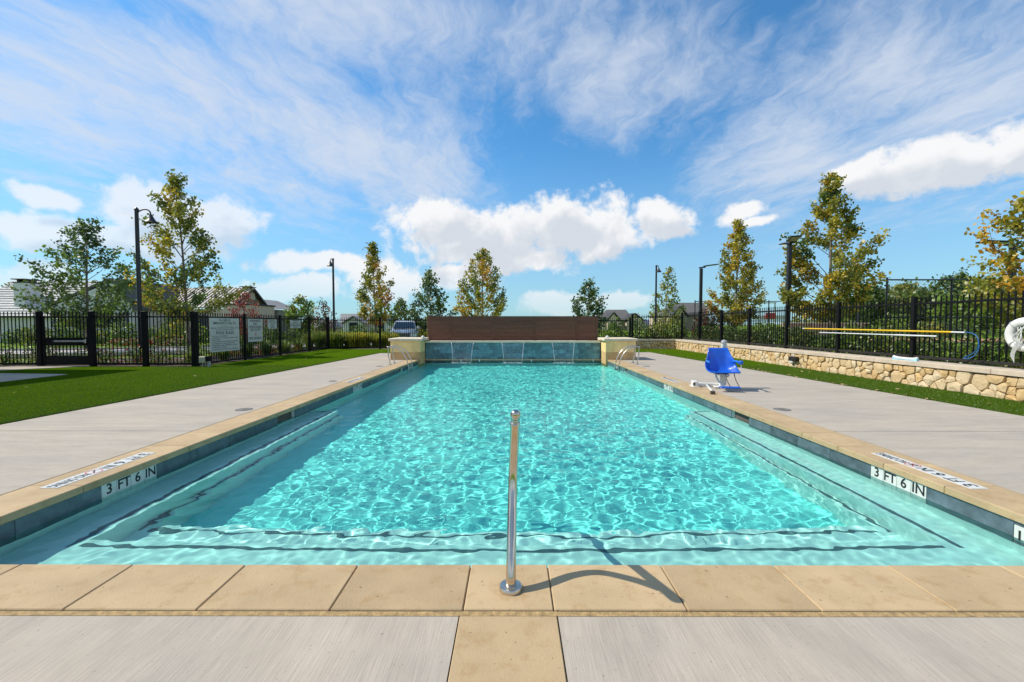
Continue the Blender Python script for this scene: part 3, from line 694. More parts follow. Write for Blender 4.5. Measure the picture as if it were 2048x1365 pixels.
while yy < 25.0:
    m = MB(); e = min(yy + 2.75, 25.02); m.bbox((9.36, yy + .003, .457), (9.98, e - .003, .565), .008); m.build('cap', M['wallcap'], sw); yy = e
sb = thing('stone_wall', 'short shaded rubble stone wall between right pillar and corner', 'wall', (7.5, 25.2, -.05))
m = MB(); m.box((4.96, 25.10, -.12), (9.44, 25.5, .455)); m.build('wall_core', M['rubblemortar'], sb)
stone_face(sb, (4.98, 25.10, -.01), (1, 0, 0), (0, -1, 0), 4.42, .455, .27, 8)
for a, c in ((4.9, 7.1), (7.1, 9.355)):
    m = MB(); m.bbox((a + .003, 25.03, .457), (c - .003, 25.53, .563), .008); m.build('cap', M['wallcap'], sb)
m = MB(); m.bbox((9.36, 25.03, .457), (9.98, 25.53, .564), .008); m.build('cap', M['wallcap'], sb)

# ------------------------------------------------------------------ black picket fences
PM = {}
def cubemesh(key, a, b_, mat, bev=0.0):
    if key not in PM:
        q = MB(); q.bbox(a, b_, bev) if bev else q.box(a, b_); PM[key] = q.mesh(key.split('|')[0], mat)
    return PM[key]
def fence(label, p0, p1, posts, z0, h, sp_=.128, pw=.10, last=True, big=(), skip=(), top_off=.155):
    """posts: distances along the run"""
    p0 = Vector((*p0, 0)); p1 = Vector((*p1, 0)); d = (p1 - p0).normalized(); ang = math.atan2(d.y, d.x)
    t = thing('picket_fence', label, 'fence', (*((p0 + p1) / 2).xy, z0))
    W = lambda s_, z: p0 + d * s_ + Vector((0, 0, z))
    for i, s_ in enumerate(posts):
        w = .14 if i in big else pw
        obj('post', cubemesh(f'post|{w}{h}', (-w / 2, -w / 2, -.02), (w / 2, w / 2, h + .02), M['black'], .006), t, W(s_, z0), (0, 0, ang))
    pk = cubemesh(f'picket|{h}', (-.0105, -.0105, .075), (.0105, .0105, h), M['black'])
    for i, (a, c) in enumerate(zip(posts, posts[1:])):
        if i in skip: continue
        L = c - a
        for zz, hh, th_ in ((h - top_off, .05, .026), (.085, .06, .03)):
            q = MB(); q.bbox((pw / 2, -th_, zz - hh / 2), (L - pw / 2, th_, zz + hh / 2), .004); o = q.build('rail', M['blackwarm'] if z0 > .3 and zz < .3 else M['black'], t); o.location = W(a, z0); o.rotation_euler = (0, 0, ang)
        n = round((L - pw) / sp_)
        for k in range(1, n): obj('picket', pk, t, W(a + pw / 2 + (L - pw) * k / n, z0), (0, 0, ang))
    return t
XF = 9.83
fence('black metal picket fence on the stone wall along the right side', (XF, 25.3), (XF, 5.6), [0, 2.40, 4.80, 7.22, 9.68, 12.16, 14.62, 17.06, 19.5], .565, 1.52, sp_=.125, pw=.095)
fence('black metal picket fence on the short stone wall at the back corner', (6.95, 25.3), (XF, 25.3), [0, XF - 6.95 - .001], .563, 1.45, sp_=.125, pw=.10)
fence('black metal picket fence between brown screen and the back corner wall', (3.75, 25.24), (6.85, 25.24), [0, 3.05], -.05, 1.84, sp_=.125)
fence('black metal picket fence across the back left behind the lawn', (-10.72, 25.2), (-4.2, 25.05), [0, 3.02, 6.45], 0, 1.83, sp_=.125)
fence('black metal picket fence carrying the signs along the left lawn', (-10.72, 14.7), (-10.72, 25.1), [0, 2.62, 5.25, 8.12, 10.37], 0, 1.84, sp_=.128, pw=.085)
fence('black metal picket fence facing the lawn beside the gate', (-18.4, 14.75), (-10.84, 14.75), [0, 2.28, 4.07, 5.87, 7.5], 0, 1.86, sp_=.128, pw=.09, big=(1, 2, 3), skip=(1,), top_off=.17)
# gate
gx0, gx1 = -18.4 + 2.28 + .1, -18.4 + 4.07 - .1
gt = thing('pedestrian_gate', 'black metal picket gate with solid panels and grey push bar', 'gate', ((gx0 + gx1) / 2, 14.75, .03))
for x in (gx0 + .03, gx1 - .03): q = MB(); q.bbox((x - .03, 14.72, .04), (x + .03, 14.78, 1.72), .004); q.build('stile', M['black'], gt)
for z, hh in ((1.68, .05), (.66, .035), (1.17, .02)): q = MB(); q.bbox((gx0 + .061, 14.725, z - hh / 2), (gx1 - .061, 14.775, z + hh / 2), .003); q.build('rail', M['black'], gt)
q = MB(); q.bbox((gx0 + .062, 14.735, .70), (gx1 - .062, 14.765, .98), .003); q.build('lock_panel', M['black'], gt)
q = MB(); q.bbox((gx0 + .062, 14.735, .05), (gx1 - .062, 14.765, .36), .003); q.build('kick_panel', M['black'], gt)
pk1 = cubemesh('picket|g1', (-.012, -.012, .98), (.012, .012, 1.86), M['black']); pk2 = cubemesh('picket|g2', (-.012, -.012, .36), (.012, .012, .70), M['black'])
for k in range(1, 12):
    x = gx0 + .06 + (gx1 - gx0 - .12) * k / 12; obj('picket', pk1, gt, (x, 14.75, 0)); obj('picket', pk2, gt, (x, 14.75, 0))
q = MB(); q.bbox((gx0 + .42, 14.66, .83), (gx1 - .12, 14.70, .89), .01); pbar = q.build('push_bar', M['steelb'], gt)
q = MB(); q.bbox((gx1 - .12, 14.66, .79), (gx1 - .05, 14.733, .93), .01); q.bbox((gx0 + .42, 14.66, .83), (gx0 + .48, 14.733, .89), .005); q.build('bar_bracket', M['steelb'], pbar)

# ------------------------------------------------------------------ signs on the left fence
def sign(label, y0, y1, zt, zb, lines, cat='sign'):
    x = -10.655; t = thing('fence_sign', label, cat, (x, (y0 + y1) / 2, zb))
    q = MB(); q.bbox((x - .004, y0, zb), (x + .004, y1, zt), .001); bd = q.build('board', M['signw'], t)
    for ln in lines:
        fy, fz, sz, s_, wd = ln[:5]; al = ln[5] if len(ln) > 5 else 'CENTER'
        # reading direction: facing -X, right hand is +Y
        text('lettering', s_, sz, M['ink'], bd, basis((x + .0048, y0 + (y1 - y0) * fy, zt - (zt - zb) * fz), (0, 1, 0), (0, 0, 1)), .0004, al, wd)
    return t, bd
M['signw'] = pmat('grey_white_sign_sheet', (.50, .54, .51), .45, var=.04, vscale=3)
t, bd = sign('large pool rules sign on the fence nearest the corner post', 15.22, 16.86, 1.66, .44, [
    (.5, .065, .12, 'IN CASE OF', .62), (.5, .155, .125, 'EMERGENCY DIAL 911', 1.28),
    (.5, .30, .05, 'EMERGENCY TELEPHONE IS LOCATED UNDER PAVILION', 1.5), (.5, .355, .05, 'TOTAL POOL CAPACITY IS 97 PERSONS', 1.02), (.5, .445, .15, 'POOL RULES', .98),
    (.06, .54, .05, 'PETS IN THE POOL ARE PROHIBITED.', .85, 'LEFT'), (.06, .595, .05, 'DO NOT SWIM IF YOU HAVE BEEN ILL WITH DIARRHEA WITHIN', 1.42, 'LEFT'), (.06, .65, .05, 'THE PAST 2 WEEKS.', .45, 'LEFT'),
    (.06, .705, .05, 'CHANGE DIAPERS OUTSIDE OF THE POOL IN RESTROOMS.', 1.45, 'LEFT'), (.06, .76, .05, 'GLASS ITEMS ARE NOT ALLOWED IN THE POOL AREA.', 1.24, 'LEFT'),
    (.06, .815, .05, 'CHILDREN MUST BE ADULT SUPERVISED AT ALL TIMES.', 1.4, 'LEFT'), (.06, .87, .05, 'EXTENDED BREATH HOLDING IS', .78, 'LEFT'), (.06, .935, .05, 'PROHIBITED. NO ROUGH PLAY OR RUNNING.', 1.42, 'LEFT')])
q = MB(); q.box((-10.6508, 15.78, 1.375), (-10.6503, 16.2, 1.38)); q.box((-10.6508, 15.62, 1.335), (-10.6503, 16.5, 1.342)); q.build('printed_rule', M['ink'], bd)
t, bd = sign('warning sign with red no diving symbol second along the fence', 17.43, 18.42, 1.655, .72, [
    (.5, .09, .15, 'WARNING', .80), (.5, .225, .15, 'NO', .26), (.5, .36, .15, 'LIFEGUARD', .88), (.5, .49, .15, 'ON DUTY', .70), (.5, .855, .15, 'NO DIVING', .84)])
c = Vector((-10.6502, 17.925, 1.655 - .935 * .675)); rg = MB()
for i in range(20):
    a0, a1 = i * math.pi / 10, (i + 1) * math.pi / 10
    rg.add([c + Vector((0, math.cos(a) * r, math.sin(a) * r)) for a, r in ((a0, .085), (a1, .085), (a1, .066), (a0, .066))], [(0, 1, 2, 3)])
rg.add([c + Vector((.0003, y_, z_)) for y_, z_ in ((-.058, .046), (-.046, .058), (.058, -.046), (.046, -.058))], [(0, 1, 2, 3)]); rg.build('no_diving_ring', M['red'], bd)
q = MB(); q.tube([c + Vector((0, -.03, .03)), c + Vector((0, .0, .0)), c + Vector((0, .03, -.03))], [.004, .012, .004], 5); q.build('diver_symbol', M['ink'], bd)
sign('small square sign third along the fence', 18.86, 19.55, 1.655, 1.24, [(.5, .1, .075, 'EMERGENCY', .5), (.5, .3, .075, 'TELEPHONE IS', .6), (.5, .5, .075, 'LOCATED', .38), (.5, .7, .075, 'UNDER', .3), (.5, .88, .075, 'PAVILION', .4)])
t, bd = sign('small wide sign farthest along the left fence', 20.75, 21.75, 1.645, 1.24, [])
q = MB()
for k, w in enumerate((.62, .45, .84, .84, .5)): q.box((-10.6505, 21.25 - w / 2, 1.595 - k * .078), (-10.650, 21.25 + w / 2, 1.625 - k * .078))
q.build('illegible_print', M['ink'], bd)

# electrical box by the corner post
eb = thing('electrical_box', 'beige utility box on short grey posts beside the fence corner', 'utility box', (-10.3, 14.5, 0))
M['beige'] = pmat('beige_box_paint', (.42, .40, .30), .5, var=.06); M['grey'] = pmat('grey_conduit', (.30, .31, .31), .5, var=.1)
q = MB(); q.bbox((-10.47, 14.40, .14), (-10.27, 14.58, .36), .01); bx_ = q.build('box', M['beige'], eb)
q = MB(); q.bbox((-10.46, 14.388, .17), (-10.28, 14.399, .33), .003); q.build('cover', M['beige'], bx_)
q = MB(); q.bbox((-10.265, 14.42, .2), (-10.15, 14.56, .37), .006); q.build('switch_housing', M['black'], eb)
q = MB(); q.bbox((-10.23, 14.45, 0), (-10.16, 14.53, .2), .004); q.build('post', M['grey'], eb)
for x in (-10.42, -10.33): q = MB(); q.tube([(x, 14.5, 0), (x, 14.5, .145)], .018, 8); q.build('conduit', M['grey'], eb, smooth=True)

# ------------------------------------------------------------------ handrail in the middle of the steps
hr = thing('handrail', 'stainless steel handrail with round base plate on the near coping', 'handrail', (-.01, 2.29, .006))
def smooth_path(P, n=6):
    P = [Vector(p) for p in P]; out = []
    for i in range(len(P) - 1):
        a, b_, c, d = P[max(i - 1, 0)], P[i], P[i + 1], P[min(i + 2, len(P) - 1)]
        for k in range(n):
            t = k / n; out.append(.5 * ((2 * b_) + (c - a) * t + (2 * a - 5 * b_ + 4 * c - d) * t * t + (3 * b_ - a - 3 * c + d) * t ** 3))
    return out + [P[-1]]
pts = smooth_path([(-.012, 2.29, .02), (-.011, 2.293, .08), (-.008, 2.36, .22), (-.004, 2.475, .40), (.001, 2.525, .57), (.008, 2.48, .76), (.012, 2.42, .885)], 8)
q = MB(); q.tube(pts, .027, 20); q.build('post', M['steel'], hr, smooth='all')
tip = Vector((.0135, 2.335, .945)); far_ = Vector((.016, 4.42, -.865)); dr = (Vector((.016, 4.2, .0)) - tip).normalized()
bar = [tip, tip + dr * .6, tip + dr * 1.2, tip + dr * 1.9, tip + dr * 2.25 + Vector((0, .02, -.06)), (.016, 4.42, -.4), (.016, 4.44, -.86)]
q = MB(); q.tube(smooth_path(bar, 5), .027, 20); q.build('sloping_bar', M['steel'], hr, smooth='all')
q = MB(); q.lathe([(.0285, -.03), (.0285, 0), (.026, .012), (.018, .022), (.008, .028), (.001, .029)], tip - dr * .002, 20, M=(-dr).to_track_quat('Z', 'Y').to_matrix().to_4x4()); q.build('end_cap', M['steel'], hr, smooth='all')
q = MB(); q.lathe([(.062, .006), (.062, .024), (.058, .030), (.034, .032), (.029, .031)], (-.012, 2.29, 0), 40); q.build('base_plate', M['steelb'], hr, smooth=True)

# ------------------------------------------------------------------ pool ladders
def ladder(s, xb, ys, label):
    t = thing('pool_ladder', label, 'ladder', (s * xb, ys[0], .006), group='stainless pool ladders')
    for y in ys:
        g_ = MB()
        arc = smooth_path([(s * (xb + .10), y, .635), (s * (xb - .06), y, .628), (s * (xb - .26), y, .575), (s * (xb - .44), y, .44), (s * (xb - .57), y, .24), (s * (xb - .64), y, .02), (s * (xb - .66), y, -.3), (s * (xb - .66), y, -.9)], 5)
        g_.tube(arc, .021, 12); g_.tube(smooth_path([(s * xb, y, .02), (s * (xb + .01), y, .15), (s * (xb + .055), y, .32), (s * (xb + .05), y, .48), (s * (xb + .065), y, .625)], 4), .019, 12)
        ra = g_.build('rail', M['steelb'], t, smooth='all')
        f_ = MB(); f_.lathe([(.055, .004), (.055, .02), (.03, .035), (.021, .036)], (s * xb, y, 0), 20); f_.build('flange', M['steelb'], ra, smooth=True)
    for z in (-.32, -.6):
        q = MB(); q.bbox((s * (xb - .66) - .05, ys[0], z), (s * (xb - .66) + .05, ys[1], z + .03), .006); q.build('tread', M['markwhite'], t)
ladder(-1, 4.37, (15.36, 15.93), 'stainless ladder rails at the far left of the pool')
ladder(1, 4.46, (15.55, 16.08), 'stainless ladder rails at the far right of the pool')

# ------------------------------------------------------------------ deck lids
M['lid'] = pmat('weathered_lid', (.17, .16, .145), .8, var=.15, vscale=14)
def lid(x, y, r, label):
    t = thing('skimmer_lid', label, 'deck lid', (x, y, 0), group='round lids set in the deck')
    q = MB(); q.lathe([(r, -.02), (r, .004), (r * .93, .006), (r * .91, .003), (r * .9, .003)], (x, y, 0), 32); q.build('ring', M['lid'], t)
    q = MB(); q.lathe([(r * .88, 0), (r * .87, .0075), (.001, .008)], (x, y, 0), 28); q.build('cover', M['lid'], t)
    q = MB(); q.box((x - r * .4, y - .012, .0075), (x + r * .4, y + .012, .0095)); q.build('slot', M['joint'], t)
for x, y, r, l in ((-4.53, 7.25, .135, 'large round deck lid beside the left coping near the bench end'), (4.53, 7.27, .135, 'large round deck lid beside the right coping in front of the lift'), (-4.55, 10.9, .10, 'round deck lid halfway along the left coping'), (-4.56, 14.8, .13, 'round deck lid by the left ladder'), (4.56, 14.8, .13, 'round deck lid by the right ladder')):
    lid(x, y, r, l)
# ------------------------------------------------------------------ pool lift
M['blue'] = pmat('blue_plastic', (.006, .105, .58), .38, var=.08, vscale=4, coat=.15)
M['bluel'] = pmat('light_blue_plastic', (.01, .16, .60), .4, var=.06)
M['whitep'] = pmat('white_powder_coat', (.72, .71, .67), .4, var=.06, vscale=6)
lift = thing('pool_lift', 'blue plastic seat pool lift on a white mast beside the right coping', 'pool lift', (4.60, 9.55, .004), R(-9), local=True)
prof = [(-.27, .385), (-.25, .40), (-.15, .375), (0, .355), (.12, .37), (.19, .43), (.225, .55), (.25, .70), (.275, .84), (.285, .90)]
halfw = [.31, .325, .335, .335, .33, .315, .285, .25, .225, .21]
curl = [.0, .01, .035, .10, .19, .20, .10, .04, .015, .0]
fwd = [0, 0, 0, 0, 0, -.10, -.13, -.06, -.02, 0]
v = []; f = []; NU = 14
for (y, z), hw, cu, fw_ in zip(prof, halfw, curl, fwd):
    for j in range(NU + 1):
        u = j / NU * 2 - 1; e = max(0, (abs(u) - .45) / .55) ** 2
        v.append((u * hw, y + fw_ * e, z + cu * e))
for i in range(len(prof) - 1):
    for j in range(NU): a = i * (NU + 1) + j; f.append((a, a + 1, a + NU + 2, a + NU + 1))
q = MB(); q.add(v, f); seat = q.build('seat_shell', M['blue'], lift, smooth='all'); mo_ = seat.modifiers.new('s', 'SOLIDIFY'); mo_.thickness = .028; mo_.offset = 0; seat.modifiers.new('b', 'SUBSURF').render_levels = 1; seat.modifiers['b'].levels = 1
q = MB(); q.bbox((-.10, -.06, .372), (.13, .02, .388), .006, M=Matrix.Rotation(.5, 4, 'Z')); q.build('seat_belt', M['bluel'], seat)
for s in (-1, 1):
    q = MB(); q.tube(smooth_path([(s * .265, .17, .60), (s * .30, .02, .615), (s * .31, -.16, .61), (s * .31, -.22, .60)], 4), .024, 10); ar = q.build('armrest', M['bluel'], lift, smooth='all')
    if s > 0:
        q = MB(); q.bbox((.27, -.30, .575), (.345, -.20, .65), .015); q.build('control_handle', M['blue'], ar)
        q = MB(); q.tube(smooth_path([(.31, -.27, .58), (.305, -.27, .46), (.29, -.2, .36)], 4), .006, 6); q.build('cable', M['whitep'], ar)
q = MB(); q.bbox((.10, .33, .0), (.16, .40, 1.03), .012); q.bbox((.165, .34, .05), (.215, .40, .99), .012); q.build('mast', M['whitep'], lift)
q = MB(); q.lathe([(.07, 0), (.07, .02), (.062, .05), (.04, .07), (.005, .08)], (.155, .37, 1.0), 16); q.build('mast_cap', M['grey'], lift, smooth=True)
q = MB(); q.bbox((.08, .0, .28), (.17, .335, .335), .01); q.bbox((-.14, -.1, .315), (.14, .12, .342), .008); q.build('seat_arm', M['whitep'], lift)
q = MB(); q.bbox((-.46, .30, .015), (.16, .39, .09), .012); q.bbox((-.10, .12, .012), (.10, .46, .03), .008); q.build('base_beam', M['whitep'], lift)
q = MB(); q.bbox((-.56, .20, .0), (-.40, .50, .018), .005); q.bbox((-.53, .24, .018), (-.43, .46, .13), .012); q.build('anchor_plate', M['whitep'], lift)
q = MB(); q.bbox((-.535, .228, .035), (-.485, .239, .10), .004); q.build('battery_port', M['joint'], lift)
q = MB(); q.tube([(-.08, .20, .32), (-.06, .02, .18), (.0, -.28, .085)], .022, 8); q.build('footrest_strut', M['whitep'], lift, smooth='all')
q = MB(); q.bbox((-.14, -.44, .075), (.27, -.28, .105), .012); fr_ = q.build('footrest', M['blue'], lift)
for x in (.02, .20):
    q = MB(); q.tube(smooth_path([(x - .02, -.24, .38), (x + .0, -.30, .24), (x + .05, -.38, .10)], 4), .009, 6); q.build('strap', M['joint'], lift)
q = MB(); q.bbox((.02, .16, .03), (.085, .24, .30), .01); q.bbox((.10, .22, .03), (.15, .29, .31), .01); q.build('actuator', M['whitep'], lift)
q = MB(); q.bbox((.1, .05, .26), (.17, .12, .33), .015); q.build('motor_knob', M['joint'], lift)
q = MB(); q.tube([(-.22, .32, .045), (-.40, -.78, .05)], .022, 8); q.build('outrigger', M['whitep'], lift, smooth='all')
q = MB(); q.bbox((-.45, -.84, 0), (-.36, -.76, .075), .012); q.build('outrigger_foot', M['joint'], lift)

# ------------------------------------------------------------------ things on the right fence
M['yellow'] = pmat('yellow_fibreglass', (.75, .47, .01), .4, var=.05)
M['whitepole'] = pmat('white_aluminium', (.72, .73, .74), .35, var=.05)
M['bluetube'] = pmat('blue_tube', (.02, .12, .32), .4, var=.1)
xp = 9.70
M['trimteal'] = pmat('dark_teal_strap', (.02, .07, .08), .5, var=.1)
yp = thing('rescue_pole', 'long yellow pole with blue shepherd crook hung on the right fence', 'pole', (xp, 12, 1.27))
q = MB(); q.tube([(xp, 14.45, 1.295), (xp, 9.62, 1.262)], .021, 10); q.build('yellow_shaft', M['yellow'], yp, smooth=True)
q = MB(); q.tube([(xp, 9.62, 1.262), (xp, 9.33, 1.259)], .017, 10); q.tube([(xp, 14.55, 1.296), (xp, 14.45, 1.295)], .017, 8); q.build('shaft_end', M['whitepole'], yp, smooth=True)
q = MB(); q.tube(smooth_path([(xp, 9.33, 1.259), (xp, 9.18, 1.245), (xp - .03, 9.05, 1.15), (xp - .04, 9.02, 1.0), (xp, 9.12, .86), (xp + .03, 9.28, .76), (xp + .02, 9.36, .71), (xp - .01, 9.28, .70), (xp - .03, 9.13, .75), (xp - .05, 9.02, .87), (xp - .05, 8.99, 1.0)], 6), .010, 8); q.build('crook', M['bluetube'], yp, smooth='all')
wp = thing('vacuum_pole', 'thinner white pole hung below the yellow pole', 'pole', (xp, 12, 1.16))
q = MB(); q.tube([(xp, 13.75, 1.175), (xp, 11.0, 1.165)], .014, 8); q.tube([(xp, 11.02, 1.165), (xp, 9.95, 1.16)], .018, 8); q.build('shaft', M['whitepole'], wp, smooth=True)
for y in (13.08, 10.9): q = MB(); q.bbox((9.72, y - .012, 1.13), (9.775, y + .012, 1.33), .004); tag(q.build('pole_hanger', M['trimteal']), 'teal pole hanger on the fence post ' + ('farther along the yellow pole' if y > 12 else 'near the white pole end'), 'hanger')
rb = thing('ring_buoy', 'white ring buoy with rope hung on the right fence', 'ring buoy', (9.68, 8.23, 1.24))
q = MB(); NT = 36; v = []; f = []
for i in range(NT):
    a = i * 2 * math.pi / NT
    for j in range(12):
        c_ = j * 2 * math.pi / 12; rr_ = .245 + .082 * math.cos(c_); v.append((9.68 + .062 * math.sin(c_), 8.23 + rr_ * math.cos(a), 1.24 + rr_ * math.sin(a)))
for i in range(NT):
    for j in range(12): f.append((i * 12 + j, i * 12 + (j + 1) % 12, ((i + 1) % NT) * 12 + (j + 1) % 12, ((i + 1) % NT) * 12 + j))
q.add(v, f); q.build('ring', M['whitep'], rb, smooth='all')
for a in (.8, 2.35, 3.9, 5.5):
    q = MB(); q.tube([(9.68 + .066 * math.sin(c_), 8.23 + (.245 + .086 * math.cos(c_)) * math.cos(a), 1.24 + (.245 + .086 * math.cos(c_)) * math.sin(a)) for c_ in [k * math.pi / 6 for k in range(13)]], .009, 5); q.build('band', M['grey'], rb)
q = MB()
for i in range(10):
    y0 = 8.23 + random.uniform(-.09, .09); pts = [(9.60, 8.23 + random.uniform(-.1, .1), 1.36 + random.uniform(-.05, .05)), (9.58 + random.uniform(-.03, .03), y0 + random.uniform(-.1, .1), 1.2), (9.6, y0, 1.05 + random.uniform(-.05, .08)), (9.58, y0 + random.uniform(-.06, .06), 1.15 + random.uniform(-.1, .1))]
    if i < 4: pts = [(9.60, 8.23 + i * .03 - .05, 1.15), (9.58, 8.29 + i * .02, .9), (9.59, 8.31 + i * .015, .70 + i * .03)]
    q.tube(smooth_path(pts, 5), .008, 5)
q.build('rope', M['markwhite'], rb, smooth='all')
br = thing('pool_brush', 'white and pale blue curved brush head lying on the wall cap', 'brush', (9.5, 10.5, .566))
pts = smooth_path([(9.49, 10.82, .635), (9.50, 10.7, .612), (9.50, 10.5, .606), (9.50, 10.3, .612), (9.49, 10.18, .635)], 5)
q = MB(); q.tube(pts, .032, 8); q.build('brush_back', M['whitep'], br, smooth='all')
q = MB()
for i, p in enumerate(pts): q.box((p.x - .028, p.y - .012, .567), (p.x + .028, p.y + .012, p.z - .012))
q.build('bristles', pmat('pale_blue_bristle', (.30, .60, .72), .7, var=.1), br)
wl_ = thing('wall_light', 'small dark floodlight fixed low on the stone wall', 'light', (9.36, 14.42, .2))
q = MB(); q.bbox((9.26, 14.22, .22), (9.40, 14.60, .36), .012); q.build('housing', M['blackwarm'], wl_)
q = MB(); q.bbox((9.375, 14.45, .36), (9.40, 14.62, .455), .004); q.build('back_plate', M['wallcap'], wl_)
q = MB(); q.bbox((9.28, 14.40, .15), (9.38, 14.58, .219), .008); q.build('lens', M['markwhite'], wl_)

# fallen leaves
lm = leafmat('dry_leaf', (.42, .30, .14), .2, .4); n = 170
ys = rng.uniform(6.5, 23, n); right = rng.random(n) < .82
xs_ = np.where(right, np.where(rng.random(n) < .45, rx(ys) + rng.normal(.0, .06, n), rng.uniform(0, 1, n) * (9.35 - rx(ys)) + rx(ys)), lx(ys) - rng.uniform(.2, 4, n))
def leafcards(P, size, flat=None, g=rng, asp=.7):
    n = len(P); d = g.normal(size=(n, 3)); d /= np.linalg.norm(d, axis=1)[:, None] + 1e-9
    if flat is not None: d[:, 2] *= flat; d /= np.linalg.norm(d, axis=1)[:, None] + 1e-9
    e = g.normal(size=(n, 3)); 
    if flat is not None: e[:, 2] *= flat
    s_ = np.cross(d, e); 
    if flat is not None: s_ = np.cross(np.tile((0, 0, 1.), (n, 1)) + .3 * g.normal(size=(n, 3)), d)
    s_ /= np.linalg.norm(s_, axis=1)[:, None] + 1e-9
    L = (size * g.uniform(.65, 1.3, n))[:, None]
    V = np.stack([P - d * L * .5, P + s_ * L * .5 * asp + d * L * .08, P + d * L * .5, P - s_ * L * .5 * asp + d * L * .08], 1)
    return V.reshape(-1, 3)
P = np.stack([xs_, ys, np.full(n, .03)], -1); V = leafcards(P, .075, flat=.25)
o = obj('fallen_leaves', npmesh('fallen_leaves', V, np.arange(len(V)).reshape(-1, 4), lm), kind='stuff'); o['label'] = 'scattered dry leaves on the turf'

# ------------------------------------------------------------------ trees and shrubs
LM = {k: leafmat('leaf_' + k, c) for k, c in dict(dark=(.075, .125, .035), green=(.135, .205, .035), fresh=(.24, .36, .035), olive=(.28, .285, .035), yellow=(.52, .42, .035), gold=(.60, .35, .03), orange=(.62, .24, .03), red=(.26, .05, .04), rust=(.40, .11, .06)).items()}
def crownf(t, kind):
    if kind == 'spire': return max(.10, (min(1, t / .22) ** .6) * (1 - max(0, t - .22) / .78) ** .85)
    if kind == 'round': return max(.12, math.sin(math.pi * min(.97, .14 + .86 * t)) ** .6)
    return max(.14, (min(1, t / .3) ** .6) * (1 - max(0, t - .3) / .7) ** .6)
def tree(name, label, loc, H, W, clear, pal, leaf, nleaf, seed, kind='oval', tr=.07, lean=(0, 0), nb_=44, group=None, bark='trunk', spread=1.0):
    g = np.random.default_rng(seed); t = thing(name, label, 'tree', loc, group=group); loc = Vector(loc)
    trunk = MB(); lead = [loc + Vector((lean[0] * k ** 1.5 + g.normal(0, .02) * H * .06 * (k > 0), lean[1] * k ** 1.5 + g.normal(0, .02) * H * .06 * (k > 0), H * k * (.98 if k == 1 else 1))) for k in (0, .12, .25, .4, .55, .7, .85, .97)]
    lead = [lead[0] + Vector((0, 0, -.05))] + lead[1:]
    rad = [tr * (1 - .92 * k) * (1.25 if k == 0 else 1) for k in (0, .12, .25, .4, .55, .7, .85, .97)]
    trunk.tube(lead, rad, 8)
    def trunk_at(z):
        k = min(.969, max(0, (z - loc.z) / H)); ks = (0, .12, .25, .4, .55, .7, .85, .97)
        for i in range(7):
            if k <= ks[i + 1]: u = (k - ks[i]) / (ks[i + 1] - ks[i]); return lead[i].lerp(lead[i + 1], u)
    pts = []; wts = []; cidx = []
    for i in range(nb_):
        tt = (i + g.uniform(0, 1)) / nb_; tt = tt ** .9; zt = loc.z + clear + (H - clear) * tt
        r = W / 2 * crownf(tt, kind) * g.uniform(.62, 1.12); phi = i * 2.399 + g.normal(0, .35)
        zs = max(loc.z + clear * .85, zt - r * g.uniform(.75, 1.35)); s0 = trunk_at(zs); s1 = trunk_at(min(zt, loc.z + H * .95))
        tip = Vector((s1.x + math.cos(phi) * r, s1.y + math.sin(phi) * r, zt)); mid = s0.lerp(tip, .5) + Vector((g.normal(0, .05) * r, g.normal(0, .05) * r, -.10 * r))
        br_r = max(.006, tr * .30 * (1 - .6 * tt)); trunk.tube([s0, mid, tip], [br_r, br_r * .7, br_r * .25], 4)
        ntw = 5; cl = int(g.integers(0, 1000))
        ends = [(mid, tip)]
        for k in range(ntw):
            u = g.uniform(.3, .95); b0 = s0.lerp(mid, u * 2) if u < .5 else mid.lerp(tip, u * 2 - 1)
            dv = Vector((math.cos(phi + g.normal(0, .9)), math.sin(phi + g.normal(0, .9)), g.uniform(.2, 1.0))).normalized() * (r * g.uniform(.18, .42) + .08)
            trunk.tube([b0, b0 + dv], [br_r * .4, br_r * .12], 3, cap=False); ends.append((b0, b0 + dv))
        for (a, b_) in ends:
            L = (b_ - a).length; pts.append((np.array(a), np.array(b_))); wts.append(L + .1); cidx.append(cl)
    # leader tuft
    for k in range(3): pts.append((np.array(trunk_at(loc.z + H * .80)), np.array(trunk_at(loc.z + H * .95)) + np.array((0, 0, H * .03)))); wts.append(H * .06); cidx.append(int(g.integers(0, 1000)))
    trunk.build('trunk', M[bark], t, smooth='all')
    wts = np.array(wts); sel = g.choice(len(pts), nleaf, p=wts / wts.sum()); A = np.array([p[0] for p in pts])[sel]; B = np.array([p[1] for p in pts])[sel]
    u = g.beta(2.2, 1.2, nleaf)[:, None]; P_ = A + (B - A) * u + g.normal(0, 1, (nleaf, 3)) * (leaf * .75 * spread)
    V = leafcards(P_, leaf, g=g, asp=.8); mats = [LM[k] for k, _ in pal]; pr = np.array([w for _, w in pal], float); pr /= pr.sum(); cum = np.cumsum(pr)
    base = (np.array(cidx)[sel] * .6180339) % 1.0; mixv = (base * .75 + g.random(nleaf) * .25); rk = np.clip(np.argsort(np.argsort(mixv)) / nleaf, 0, .999)
    mi = np.searchsorted(cum, rk)
    obj('crown', npmesh('crown', V, np.arange(len(V)).reshape(-1, 4), mats, mi), t)
    return t
TG = 'young trees beyond the fence'
tree('maple_tree', 'tall thin yellow-green tree beside the tall lamp, behind the left fence', (-14.73, 19.7, -.05), 8.25, 4.7, 1.9, [('green', 3), ('olive', 5), ('yellow', 2), ('gold', .6)], .13, 7800, 21, 'spire', .085, (-.45, 0), 52, TG)
